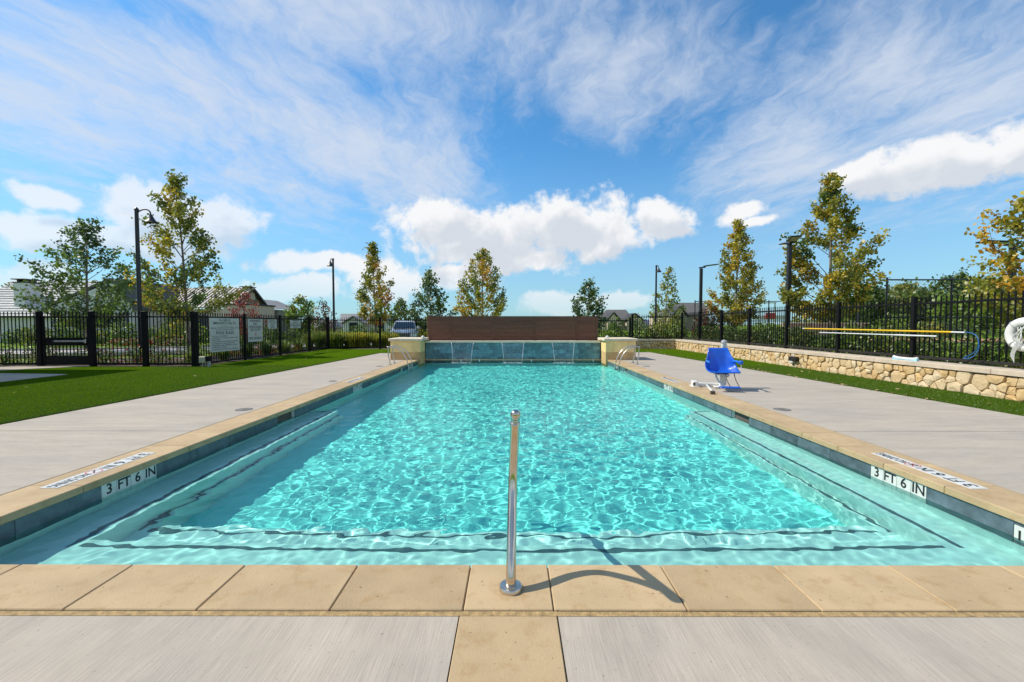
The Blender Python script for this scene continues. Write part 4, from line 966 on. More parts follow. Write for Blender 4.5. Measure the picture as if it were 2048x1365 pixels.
tree('oak_tree', 'bushy dark green tree in front of the white house', (-23.6, 24, -.05), 7.2, 5.5, 1.3, [('dark', 4), ('green', 5), ('fresh', 1)], .16, 6200, 22, 'oval', .10, (.2, 0), 54, TG)
tree('maple_tree', 'orange and green tree standing between the short lamp and the car', (-9.55, 30.2, -.05), 7.1, 3.0, 1.6, [('green', 2), ('olive', 5), ('yellow', 2), ('gold', 1.5), ('orange', .8)], .145, 5200, 23, 'spire', .08, (-.2, 0), 46, TG)
tree('maple_tree', 'golden tree rising behind the brown screen', (-2.15, 30.5, -.05), 6.7, 4.0, 1.4, [('green', 1.5), ('olive', 4), ('yellow', 4), ('gold', 1.5)], .145, 7000, 24, 'oval', .08, (0, 0), 46, TG)
tree('oak_tree', 'loose dark green tree left of the golden tree behind the screen', (-6.5, 34, -.05), 5.6, 3.4, 1.0, [('dark', 5), ('green', 4)], .19, 2800, 25, 'oval', .07, (0, 0), 40, TG)
tree('oak_tree', 'compact dark green tree at the right end of the brown screen', (5.9, 34, -.05), 4.8, 2.5, .8, [('dark', 6), ('green', 4)], .19, 2600, 26, 'round', .07, (0, 0), 40, TG)
tree('young_tree', 'small bright green tree behind the left side fence', (-19.5, 40, -.05), 4.0, 2.6, .9, [('green', 4), ('olive', 3), ('fresh', 3)], .22, 1900, 27, 'round', .06, (0, 0), 34, TG)
tree('plum_tree', 'sparse purple-leaved tree beside the short lamp on the left', (-16.2, 38, -.05), 3.5, 2.6, .6, [('red', 5), ('dark', 4)], .17, 650, 28, 'oval', .06, (-.5, 0), 34, TG, 'trunkd')
tree('young_tree', 'small green tree right of the grey house beyond the car', (-11.6, 45, -.05), 4.0, 2.8, .8, [('green', 4), ('dark', 3), ('olive', 2)], .22, 1700, 29, 'oval', .06, (0, 0), 34, TG)
tree('plum_tree', 'small red-leaved tree in front of the metal roofed house', (-16.6, 27, -.05), 3.5, 2.1, .8, [('red', 4), ('rust', 3)], .13, 900, 30, 'oval', .05, (-.2, 0), 34, TG, 'trunkd')
tree('young_tree', 'small green tree in front of the left end of the metal roof', (-20.6, 26.5, -.05), 3.1, 1.6, .8, [('green', 4), ('olive', 3), ('yellow', 1)], .14, 900, 31, 'oval', .05, (0, 0), 30, TG)
tree('young_tree', 'thin sparse tree around the short lamp right of the screen', (11.5, 33, .47), 5.2, 2.9, .5, [('green', 3), ('olive', 4), ('yellow', 1)], .17, 1500, 32, 'spire', .06, (.3, 0), 40, TG)
tree('maple_tree', 'golden tree behind the pool lift beyond the right fence', (13.8, 27, .47), 7.25, 3.9, 1.0, [('olive', 4), ('yellow', 5), ('gold', 1.5), ('green', 1)], .145, 8200, 33, 'spire', .085, (.1, 0), 50, TG)
tree('maple_tree', 'tall golden green tree next to the twin head court lamp', (13.9, 19.1, .47), 7.45, 4.6, 1.2, [('olive', 5), ('yellow', 4), ('gold', 1), ('green', 2)], .13, 12500, 34, 'spire', .09, (-.1, 0), 54, TG)
tree('maple_tree', 'orange gold tree cut off by the right edge of the picture', (14.75, 11.6, .47), 5.6, 4.5, .9, [('green', 1), ('olive', 4), ('yellow', 4), ('gold', 2)], .125, 7500, 35, 'oval', .09, (0, 0), 50, TG)
def bush(name, label, loc, rx_, ry_, hgt, leaf, n, pal, seed, group=None, flowers=None, cat='shrub'):
    g = np.random.default_rng(seed); t = thing(name, label, cat, loc, group=group); loc_ = np.array(loc)
    st = MB()
    for i in range(6):
        a = g.uniform(0, 6.28); st.tube([loc_, loc_ + np.array((math.cos(a) * rx_ * .3, math.sin(a) * ry_ * .3, hgt * .5)), loc_ + np.array((math.cos(a) * rx_ * .6, math.sin(a) * ry_ * .6, hgt * .85))], [.02, .012, .005], 4)
    st.build('stems', M['trunkd'], t)
    d = g.normal(size=(n, 3)); d[:, 2] = np.abs(d[:, 2]) * .9 - .12; d /= np.linalg.norm(d, axis=1)[:, None]; k = g.normal(size=(9, 3)); k /= np.linalg.norm(k, axis=1)[:, None]
    lump = 1 + .28 * np.max(np.clip(d @ k.T, 0, 1) ** 6, axis=1) - .12; rr_ = g.random(n) ** .38 * lump
    P_ = loc_ + d * rr_[:, None] * np.array((rx_, ry_, hgt)) + np.array((0, 0, hgt * .10))
    P_[:, 2] = np.maximum(P_[:, 2], loc_[2] + .02)
    V = leafcards(P_, leaf, g=g, asp=.75); mats = [LM[q] for q, _ in pal]; pr = np.array([w for _, w in pal], float); pr /= pr.sum(); mi = g.choice(len(mats), n, p=pr)
    obj('foliage', npmesh('foliage', V, np.arange(len(V)).reshape(-1, 4), mats, mi), t)
    if flowers:
        for nm, (fm, fn, fs) in enumerate(flowers):
            sel = g.choice(n, fn); Pf = loc_ + d[sel] * 1.03 * np.array((rx_, ry_, hgt)) * lump[sel][:, None] + np.array((0, 0, hgt * .12)); Pf[:, 2] = np.maximum(Pf[:, 2], loc_[2] + .05)
            V = leafcards(np.repeat(Pf, 3, 0), fs, g=g, asp=1.0); obj('blossoms', npmesh('blossoms', V, np.arange(len(V)).reshape(-1, 4), fm), t)
    return t
ORD = ['first', 'second', 'third', 'fourth', 'fifth', 'sixth', 'seventh', 'eighth', 'ninth', 'tenth', 'eleventh', 'twelfth', 'thirteenth', 'fourteenth', 'fifteenth', 'sixteenth', 'seventeenth', 'eighteenth', 'nineteenth', 'twentieth']
PALS = [[('dark', 4), ('green', 4), ('fresh', 2)], [('dark', 3), ('green', 4), ('olive', 3)], [('green', 4), ('dark', 2), ('fresh', 3)]]
yy = 7.6; i = 0
while yy < 25:
    hh = .62 + .35 * random.random(); bush('hedge_shrub', f'leafy green hedge shrub behind the right fence, {ORD[i]} from the picture edge', (10.75 + random.uniform(-.1, .25), yy, .48), .62, .7, hh, .085 if yy < 13 else .11, 1300 if yy < 14 else 800, PALS[i % 3], 60 + i, 'hedge along the right fence'); yy += 1.17 + random.uniform(-.1, .15); i += 1
for i in range(5):
    bush('hedge_shrub', f'green shrub behind the back fence right of the screen, {ORD[i]} from the screen', (5.2 + i * 1.25, 27 + .3 * (i % 2), .2 if i < 1 else .47), .75, .7, .95 + .25 * (i % 3), .13, 650, PALS[(i + 1) % 3], 90 + i, 'shrubs behind the back right fence')
bush('smoke_bush', 'dark reddish bush behind the fence right of the flat head lamp', (12.6, 28, .47), 1.1, 1.0, 2.2, .17, 900, [('red', 4), ('dark', 5)], 97)
bush('yellow_shrub', 'yellow green shrub below the thin tree at the back right fence', (10.4, 29.5, .47), 1.5, .9, 1.5, .15, 900, [('olive', 4), ('yellow', 3), ('green', 3)], 98)
for i, (px, py, Y, w, h_, pal) in enumerate([(1738, 585, 46, 5.0, 5.0, 0), (1800, 570, 48, 5.4, 5.4, 2), (1850, 592, 45, 5.0, 4.5, 0), (1905, 566, 52, 5.4, 6.9, 1), (1962, 588, 40, 5.8, 4.7, 3), (2020, 584, 38, 5.8, 4.4, 3), (2085, 566, 44, 6.2, 5.8, 1), (1690, 618, 50, 4.6, 3.4, 1)]):
    x = (px - 1026) / 868 * Y; pl = [[('dark', 4), ('green', 5), ('olive', 1)], [('dark', 6), ('green', 3)], [('green', 5), ('olive', 4)], [('fresh', 5), ('green', 3), ('olive', 2)]][pal]
    tree('background_tree', f'{["dark green", "dull green", "yellow green", "bright green"][pal if pal != 2 else 2]} full tree behind the court, {ORD[i]} of the row from the golden tree', (x, Y, .47), h_, w, .25, pl, .36, 4200, 110 + i, 'round', .12, (0, 0), 40, 'trees behind the court', 'trunkd', 1.3)
for i in range(7):
    Y = 31 + (i % 3) * 1.2; x = 18 + i * 3.1
    bush('garden_shrub', f'bright green shrub beyond the court fence, {ORD[i]} from the tan garden wall', (x, Y, .47), 1.7, 1.1, 1.1 + .4 * (i % 2), .2, 800, [[('fresh', 5), ('green', 4)], [('olive', 4), ('yellow', 3), ('green', 3)], [('green', 5), ('dark', 4)]][i % 3], 130 + i, 'shrubs beyond the court fence')
# left side planting
fl_r = leafmat('flower_red', (.50, .05, .06), .3); fl_p = leafmat('flower_pink', (.62, .32, .33), .3); fl_c = leafmat('flower_cream', (.66, .58, .42), .3); fl_o = leafmat('flower_coral', (.62, .17, .08), .3)
for i, x in enumerate((-18.4, -17.5, -16.6, -15.6, -14.7, -13.8, -12.9, -12.0)):
    bush('rose_bush', f'low rose bush behind the front fence, {ORD[i]} from the left picture edge', (x + random.uniform(-.15, .15), 15.55 + .35 * (i % 2), -.03), .48, .42, .55 + .2 * random.random(), .07, 420, [('green', 4), ('dark', 3), ('olive', 2)], 150 + i, 'rose bushes behind the front fence', [(fl_r if i in (4, 5, 6) else fl_c, 26 if i > 2 else 34, .06), (fl_p, 14, .055)])
for i, x in enumerate((-13.2, -12.5, -11.8)):
    bush('flower_patch', f'coral flowering patch behind the sign fence, {ORD[i]} from the gate side', (x, 20.2 + i * 1.1, -.03), .75, .7, .42, .08, 420, [('green', 4), ('olive', 3)], 170 + i, 'coral flower patches', [(fl_o, 90, .075), (fl_r, 30, .07)], 'flowers')
for i, x in enumerate((-27.6, -26.2, -24.8, -23.4)):
    bush('flower_patch', f'pink and white flower bed across the street, {ORD[i]} from the left', (x, 30.5, -.05), .95, .6, .45, .12, 420, [('green', 5), ('dark', 3)], 180 + i, 'flower beds across the street', [(fl_r, 60, .10), (fl_c, 60, .09)], 'flowers')
for i in range(9):
    x = -37.5 + i * 1.75; bush('house_shrub', f'dark evergreen shrub along the white house, {ORD[i]} from the left', (x, 33.0 - .4 * (i % 2) - i * .1, -.05), 1.1, .9, 1.15 + .6 * ((i * 7) % 3) / 2, .17, 800, PALS[i % 3], 190 + i, 'shrubs along the white house')
for i in range(6):
    x = -20.5 + i * 1.5; bush('house_shrub', f'green shrub in front of the metal roofed house, {ORD[i]} from the left', (x, 33.5 + i * .5, -.05), 1.0, .8, 1.1 + .4 * (i % 2), .17, 600, PALS[(i + 1) % 3], 200 + i, 'shrubs by the metal roofed house')
bush('yellow_shrub', 'large yellow green shrub between the car and the brown screen', (-7.1, 35.5, -.05), 1.5, 1.2, 1.9, .18, 1300, [('yellow', 4), ('olive', 4), ('green', 2)], 210)
for i in range(4):
    bush('house_shrub', f'dark green shrub by the grey house, {ORD[i]} from the left', (-14.5 + i * 1.5, 41 + .4 * i, -.05), .9, .8, 1.3, .2, 500, PALS[i % 3], 214 + i, 'shrubs by the grey house')
def grass(label, loc, n, hgt, spread, mats, seed, group):
    g = np.random.default_rng(seed); t = thing('ornamental_grass', label, 'grass clump', loc, group=group)
    a = g.uniform(0, 6.28, n); r0 = g.random(n) ** .5 * spread * .35; out = g.uniform(.2, 1, n) * spread; H_ = hgt * g.uniform(.6, 1.1, n); w = .014
    bx = loc[0] + np.cos(a) * r0; by = loc[1] + np.sin(a) * r0; V = []; F = []
    side = np.stack([-np.sin(a), np.cos(a), np.zeros(n)], -1) * w
    for k, (u, zz, ww) in enumerate(((0, 0, 1), (.35, .65, .9), (.9, .98, .5), (1.25, .86, .05))):
        c = np.stack([bx + np.cos(a) * out * u, by + np.sin(a) * out * u, loc[2] + H_ * zz], -1); V += [c - side * ww, c + side * ww]
    V = np.stack(V, 1).reshape(-1, 3); b0 = np.arange(n)[:, None] * 8; F = np.concatenate([b0 + np.array([[2 * k, 2 * k + 1, 2 * k + 3, 2 * k + 2]]) for k in range(3)], 0)
    mi = np.tile(g.integers(0, len(mats), n), 3); obj('blades', npmesh('blades', V, F, mats, mi), t)
for i in range(18):
    x = -12.3 + (i % 9) * .55 + random.uniform(-.15, .15); y = 26.4 + (i // 9) * 1.1 + (i % 9) * .12
    grass(f'{"front" if i < 9 else "rear"} row ornamental grass clump left of the pillar, {ORD[i % 9]} from the left', (x, y, -.03), 330, .75 + .25 * random.random(), .5, [LM['fresh'], LM['olive'], LM['yellow']] if i % 9 > 3 else [LM['fresh'], LM['green'], LM['olive']], 230 + i, 'ornamental grasses behind the back left fence')
for i in range(12):
    x = -11.35 - .5 * (i % 2) - .15 * random.random(); y = 15.6 + i * .75
    grass(f'green grass clump just behind the sign fence, {ORD[i]} from the corner post', (x, y, -.03), 130, .55 + .2 * random.random(), .36, [LM['fresh'], LM['green'], LM['dark']], 260 + i, 'grass clumps behind the sign fence')
# ------------------------------------------------------------------ lamps
M['lampblack'] = pmat('black_lamp_paint', (.012, .013, .016), .4, var=.08)
M['lamplens'] = pmat('lamp_lens', (.55, .55, .52), .3, var=.03)
def street_lamp(label, x, y, z0, top, ang, s_=1.0):
    t = thing('street_lamp', label, 'street lamp', (x, y, z0), group='gooseneck street lamps'); d = Vector((math.cos(ang), math.sin(ang), 0)); b0 = Vector((x, y, z0)); h_ = top - z0
    q = MB(); q.tube([b0, b0 + Vector((0, 0, .5))], [.12 * s_, .10 * s_], 12); q.build('base', M['lampblack'], t)
    q = MB(); q.tube([b0 + Vector((0, 0, .45)), b0 + Vector((0, 0, h_))], [.085 * s_, .065 * s_], 12); q.lathe([(.075, 0), (.08, .06), (.03, .12)], b0 + Vector((0, 0, h_)), 10); q.build('pole', M['lampblack'], t, smooth=True)
    p = b0 + Vector((0, 0, h_ - .12)); q = MB(); q.tube(smooth_path([p, p + d * .12 + Vector((0, 0, .10)), p + d * .32 + Vector((0, 0, .16)), p + d * .5 + Vector((0, 0, .10)), p + d * .56 + Vector((0, 0, -.06))], 4), .026 * s_, 8); q.build('arm', M['lampblack'], t, smooth='all')
    c = p + d * .56 + Vector((0, 0, -.34)); q = MB(); q.lathe([(.04, .30), (.06, .24), (.09, .18), (.13, .10), (.23, .0), (.21, .005), (.02, .08)], c, 16); sh = q.build('lamp_shade', M['lampblack'], t, smooth=True)
    q = MB(); q.lathe([(.07, .03), (.09, .06), (.03, .1)], c, 10); q.build('bulb', M['lamplens'], sh)
street_lamp('tall black gooseneck street lamp left of the yellow-green tree', -14.62, 17.0, -.05, 5.85, 0)
street_lamp('black gooseneck street lamp beside the purple tree on the left', -11.55, 28, -.05, 5.55, -1.45, .9)
street_lamp('black gooseneck street lamp behind the fence right of the screen', 10.5, 32, .47, 5.65, -1.6, .9)
def court_lamp(label, x, y, z0, top, ang, heads=1, tilt=.12):
    t = thing('court_lamp', label, 'court light', (x, y, z0), group='flat head court lights'); b0 = Vector((x, y, z0)); h_ = top - z0
    q = MB(); q.bbox((x - .075, y - .075, z0), (x + .075, y + .075, top), .01); q.build('pole', M['lampblack'], t)
    for k in range(heads):
        a = ang + k * math.pi; M_ = Matrix.Translation(b0 + Vector((0, 0, h_))) @ Matrix.Rotation(a, 4, 'Z') @ Matrix.Rotation(-tilt, 4, 'Y')
        q = MB(); q.bbox((-.12, -.06, .02), (.26, .06, .09), .01, M=M_); ar = q.build('bracket', M['lampblack'], t)
        q = MB(); q.bbox((.20, -.20, .10), (1.0, .20, .15), .015, M=M_); hd = q.build('head', M['lampblack'], t)
        q = MB(); q.box((.3, -.16, .094), (.95, .16, .0995), M=M_); q.build('lens', M['lamplens'], hd)
court_lamp('black court light with flat head pointing right, behind the pool lift', 11.2, 26, .47, 4.75, 0.0)
court_lamp('black court light with twin heads left of the tall golden tree', 12.0, 19.0, .47, 4.85, 1.25, 2, .1)
court_lamp('black court light partly behind the tall golden tree', 23.8, 30, .47, 5.15, 2.9, 1)
court_lamp('black court light behind the orange tree at the right edge', 16.2, 14.2, .47, 3.95, math.pi - .05, 1, .04)

# ------------------------------------------------------------------ court with chain link fence
g = MB(); g.prism([(17.0, 24.0), (44, 24.0), (44, 29.3), (17.0, 29.3)], .46, .476); struct(g.build('court', pmat('clay_court', (.46, .23, .12), .9, var=.15, vscale=2)), 'clay coloured court surface behind the right fence')
def chainlink(label, p0, p1, n, z0, h_, wires=True):
    p0 = Vector((*p0, z0)); p1 = Vector((*p1, z0)); d = (p1 - p0); L = d.length; d.normalize(); t = thing('chain_link_fence', label, 'fence', p0)
    for i in range(n + 1):
        p = p0 + d * (L * i / n); q = MB(); q.tube([p, p + Vector((0, 0, h_ + .05))], .045, 10); q.lathe([(.055, 0), (.05, .04), (.01, .07)], p + Vector((0, 0, h_ + .05)), 8); q.build('post', M['lampblack'], t, smooth=True)
    for z in (h_, .08, h_ * .42): q = MB(); q.tube([p0 + Vector((0, 0, z)), p1 + Vector((0, 0, z))], .034, 8); q.build('rail', M['lampblack'], t, smooth=True)
    if wires:
        q = MB(); sp_ = .16; k = -h_
        while k < L:
            for sg in (1, -1):
                a0, z_0, a1, z_1 = (k, 0, k + h_, h_) if sg > 0 else (k, h_, k + h_, 0)
                def cl(a, z, b_, z2):
                    if a < 0: z += (z2 - z) * (0 - a) / (b_ - a); a = 0
                    if b_ > L: z2 = z + (z2 - z) * (L - a) / (b_ - a); b_ = L
                    return a, z, b_, z2
                a0, z_0, a1, z_1 = cl(a0, z_0, a1, z_1)
                if a1 - a0 > .02: q.tube([p0 + d * a0 + Vector((0, sg * .004, z_0)), p0 + d * a1 + Vector((0, sg * .004, z_1))], .0042, 3, cap=False)
            k += sp_
        q.build('wire_mesh', M['lampblack'], t)['kind'] = 'stuff'
chainlink('tall black chain link fence beyond the right picket fence', (17.55, 20.5), (29.7, 20.5), 4, .47, 3.05)
chainlink('distant black chain link fence behind the pool lift', (16.3, 39), (26.2, 39), 3, .47, 3.0, False)
gw = thing('garden_wall', 'tan garden wall seen through the right fence behind the golden tree', 'wall', (20.6, 30, .47))
M['tanwall'] = pmat('tan_wall_block', (.36, .28, .21), .85, var=.1, vscale=5, rand=.12, bump=.2)
for r in range(5):
    for k in range(9):
        x = 18.6 + k * .62 + (r % 2) * .3; q = MB(); q.bbox((x, 29.9, .47 + r * .2), (x + .612, 30.15, .47 + (r + 1) * .2 - .008), .008); q.build('block', M['tanwall'], gw)
q = MB(); q.bbox((18.55, 29.86, 1.472), (24.5, 30.19, 1.54), .01); q.build('cap', M['wallcap'], gw)
pb = thing('park_bench', 'white bench in front of the tan garden wall', 'bench', (16.4, 25.4, .47))
for z in (.42, .46): pass
q = MB(); q.bbox((15.7, 25.3, .88), (17.1, 25.7, .94), .01); q.build('seat', M['markwhite'], pb)
for x in (15.85, 16.95): q = MB(); q.bbox((x - .08, 25.35, .47), (x + .08, 25.65, .878), .01); q.build('leg', M['markwhite'], pb)
pg = thing('play_structure', 'pale metal frame with red and white panels far behind the right fence', 'frame', (25, 45, .47))
M['palemetal'] = pmat('pale_green_metal', (.42, .52, .48), .5, var=.05)
for px in (1517, 1548): p = at(px, 605, 45); q = MB(); q.tube([(p.x, 45, .47), (p.x, 45, p.z)], .07, 8); q.build('upright', M['palemetal'], pg, smooth=True)
a, c = at(1515, 606, 45), at(1550, 606, 45); q = MB(); q.tube([a, c], .07, 8); q.build('crossbar', M['palemetal'], pg, smooth=True)
q = MB(); q.bbox((25.0, 44.8, 1.9), (28.5, 44.9, 2.35), .02); q.build('white_panel', M['markwhite'], pg)
q = MB(); q.bbox((25.9, 44.6, 2.0), (26.9, 44.7, 2.6), .02); q.build('red_panel', M['red'], pg)

# ------------------------------------------------------------------ houses
M['shingle'] = pmat('pale_grey_roof_tile', (.50, .49, .47), .85, var=.12, vscale=3, rand=.06, bump=.3)
M['whitewall'] = pmat('white_stucco', (.66, .66, .64), .9, var=.04, vscale=2)
M['creamwall'] = pmat('cream_stucco', (.58, .48, .37), .9, var=.05, vscale=2)
M['greywall'] = pmat('grey_brown_siding', (.26, .22, .185), .9, var=.08, vscale=3)
M['metalroof'] = pmat('grey_metal_roof', (.23, .215, .20), .55, metal=.0, var=.06, vscale=1)
M['seam'] = pmat('roof_seam', (.09, .085, .08), .6, metal=.0, var=.05)
M['darkroof'] = pmat('charcoal_shingle_roof', (.11, .105, .10), .9, var=.2, vscale=6, bump=.3)
M['trim'] = pmat('dark_trim', (.035, .033, .032), .6, var=.1)
M['glass'] = pmat('window_glass', (.03, .04, .05), .08, var=.05, spec=.8)
def slabq(mb, a, b_, c, d, th_=.12):
    a, b_, c, d = map(Vector, (a, b_, c, d)); n = (b_ - a).cross(d - a).normalized()
    if n.z < 0: n = -n
    mb.extr([a, b_, c, d], n * th_)
def window(parent, c, w, h_, nrm=(0, -1, 0)):
    c = Vector(c); n = Vector(nrm); u = Vector((-n.y, n.x, 0)); M_ = basis(c, u, (0, 0, 1))
    q = MB(); q.bbox((-w / 2, -h_ / 2, -.05), (w / 2, h_ / 2, .03), .01, M=M_); fr = q.build('window', M['trim'], parent)
    for i in (0, 1):
        for j in (0, 1): q = MB(); q.box((-w / 2 + .05 + i * (w - .06) / 2, -h_ / 2 + .05 + j * (h_ - .06) / 2, .031), (-w / 2 + .05 + i * (w - .06) / 2 + (w - .14) / 2, -h_ / 2 + .05 + j * (h_ - .06) / 2 + (h_ - .14) / 2, .038), M=M_); q.build('pane', M['glass'], fr)
# white house with tiled roof
ha = thing('white_house', 'white house with pale tiled hip roof and chimney at the far left', 'house', (-36, 38, -.1))
e0, e1 = at(-75, 634, 36), at(262, 634, 36); r0, r1 = at(24, 563, 40.5), at(236, 563, 40.5)
rf = MB(); rf.add([e0, e1, r1, r0, Vector((e0.x - 1, 45, e0.z)), Vector((e1.x, 45, e1.z))], [(0, 1, 2, 3), (0, 3, 4), (1, 5, 2), (3, 2, 5, 4)]); roof_a = rf.build('roof', M['shingle'], ha)
NR = 15; nrm = (e1 - e0).cross(r0 - e0).normalized(); nrm = nrm if nrm.z > 0 else -nrm
for k in range(NR):
    u0, u1 = k / NR, (k + 1) / NR; a, b_, c, d = e0.lerp(r0, u0), e1.lerp(r1, u0), e1.lerp(r1, u1), e0.lerp(r0, u1)
    q = MB(); q.add([a + nrm * .02, b_ + nrm * .02, b_ + nrm * .10, a + nrm * .10, d + nrm * .03, c + nrm * .03], [(0, 1, 2, 3), (3, 2, 5, 4)]); q.build('tile_course', M['shingle'], roof_a)
q = MB(); q.box((e0.x + .5, 36.5, -.1), (e1.x - .3, 44.5, e0.z - .02)); q.build('wall', M['whitewall'], ha)
c0 = at(33, 563, 37.3); c1 = at(55, 605, 37.3); q = MB(); q.bbox((c0.x, 37.1, 2.2), (c1.x, 38.4, c0.z - .15), .02); ch = q.build('chimney', M['whitewall'], roof_a)
q = MB(); q.bbox((c0.x - .1, 37.0, c0.z + .12), (c1.x + .1, 38.5, c0.z + .2), .01); q.bbox((c0.x - .05, 37.05, c0.z - .15), (c1.x + .05, 38.45, c0.z - .08), .01); q.build('chimney_cap', M['trim'], ch)
q = MB(); q.box((c0.x + .1, 37.3, c0.z - .08), (c0.x + .3, 38.2, c0.z + .12)); q.box((c1.x - .3, 37.3, c0.z - .08), (c1.x - .1, 38.2, c0.z + .12)); q.build('chimney_pot', M['trim'], ch)
g0, g1, g2 = at(92, 614, 34.5), at(222, 560, 34.5), at(270, 621, 34.5)
q = MB(); q.extr([(g0.x + .3, 34.6, -.1), (g2.x - .3, 34.6, -.1), (g2.x - .3, 34.6, g2.z + .25), (g1.x, 34.6, g1.z - .15), (g0.x + .3, 34.6, g0.z + .0)], (0, 6, 0)); q.build('gable_wall', M['whitewall'], ha)
q = MB(); slabq(q, g0, g1, g1 + Vector((0, 6.5, 0)), g0 + Vector((0, 6.5, 0)), .15); slabq(q, g1, g2, g2 + Vector((0, 6.5, 0)), g1 + Vector((0, 6.5, 0)), .15); q.build('gable_roof', M['darkroof'], ha)
w_ = at(117, 632, 34.6); window(ha, (w_.x, 34.59, 1.75), 1.1, 1.1); w_ = at(245, 632, 34.6); window(ha, (w_.x, 34.59, 1.75), 1.0, 1.1); w_ = at(262, 632, 34.6); window(ha, (at(205, 632, 34.6).x, 34.59, 1.75), 1.0, 1.1)
# cream house with standing seam roof
hb = thing('cream_house', 'cream house with grey standing seam metal roof behind the signs', 'house', (-28, 40, -.1))
A, B, A2, B2, C = at(283, 617, 40), at(462, 616, 36), at(345, 578, 42.5), at(508, 578, 38.5), at(537, 616, 41.2); A3 = A2 + (C - B2)
q = MB(); slabq(q, A, B, B2, A2, .10); slabq(q, A2, B2, C, A3, .10); roof_b = q.build('roof', M['metalroof'], hb)
n_ = (B - A).cross(A2 - A).normalized(); n_ = n_ if n_.z > 0 else -n_
for k in range(24):
    u = (k + .5) / 24; p, r = A.lerp(B, u) + n_ * .12, A2.lerp(B2, u) + n_ * .12; q = MB(); q.tube([p, r], .035, 4); q.build('seam', M['seam'], roof_b)
for (u, w) in ((.72, .8), (.72, .45), (.2, .3)):
    p = A.lerp(B, u).lerp(A2.lerp(B2, u), w) + n_ * .1; q = MB(); q.lathe([(.09, 0), (.07, .25), (.02, .3)], p, 8); q.build('roof_vent', M['trim'], roof_b)
ins = lambda p, k: p + (Vector((-27.5, 39.8, 0)) - p) * k
q = MB(); wallp = [ins(A, .06), ins(B, .06), ins(C, .06), ins(A3, .06)]; q.prism([(p.x, p.y) for p in wallp], -.1, 2.75); q.build('wall', M['creamwall'], hb)
q = MB(); q.extr([B + Vector((-.25, .3, -.05)), C + Vector((-.25, -.3, -.05)), B2 + Vector((-.25, 0, -.15))], (-.2, 0, 0)); q.build('gable_wall', M['greywall'], hb)
for p, r in ((B, B2), (C, B2)): q = MB(); q.tube([p + Vector((.02, 0, -.02)), r + Vector((.02, 0, -.02))], .12, 4); q.build('bargeboard', M['trim'], hb)
c0, c1 = at(488, 578, 38.6), at(505, 592, 38.6); q = MB(); q.bbox((c0.x, 38.2, 3.6), (c1.x, 39.1, c0.z + .0), .02); ch = q.build('chimney', M['creamwall'], roof_b)
q = MB(); q.bbox((c0.x - .06, 38.1, c0.z + .12), (c1.x + .06, 39.2, c0.z + .18), .01); q.box((c0.x + .1, 38.3, c0.z), (c0.x + .2, 39, c0.z + .12)); q.box((c1.x - .2, 38.3, c0.z), (c1.x - .1, 39, c0.z + .12)); q.build('chimney_cap', M['trim'], ch)
b0, b1 = at(460, 609, 35.4), at(517, 612, 35.4); q = MB(); q.bbox((b0.x, 34.6, -.1), (b1.x, 37.8, b0.z - .1), .02); q.build('bay_wall', M['creamwall'], hb)
q = MB(); q.bbox((b0.x - .1, 34.5, b0.z - .1), (b1.x + .1, 37.9, b0.z), .01); q.build('bay_roof', M['trim'], hb)
p0, p1, p2 = at(512, 598, 43), at(560, 619, 42.4), at(500, 620, 41.8); q = MB(); q.add([p2, p1, p0, p0 + Vector((0, 4, 0)), p1 + Vector((0, 4, 0))], [(0, 1, 2), (1, 4, 3, 2)]); q.build('wing_roof', M['metalroof'], hb)
q = MB(); q.box((p2.x, 42.5, -.1), (p1.x - .25, 46, p1.z - .05)); q.build('wing_wall', M['greywall'], hb)
for x, z in ((-33, 1.6), (-30, 1.6), (-26.6, 1.6)):
    yw = 40 - (x + 34) * .381 + .12; window(hb, (x, yw - .02, z), 1.2, 1.2, (-.36, -.93, 0))
window(hb, ((b0.x + b1.x) / 2, 34.59, 1.5), 1.2, 1.3)
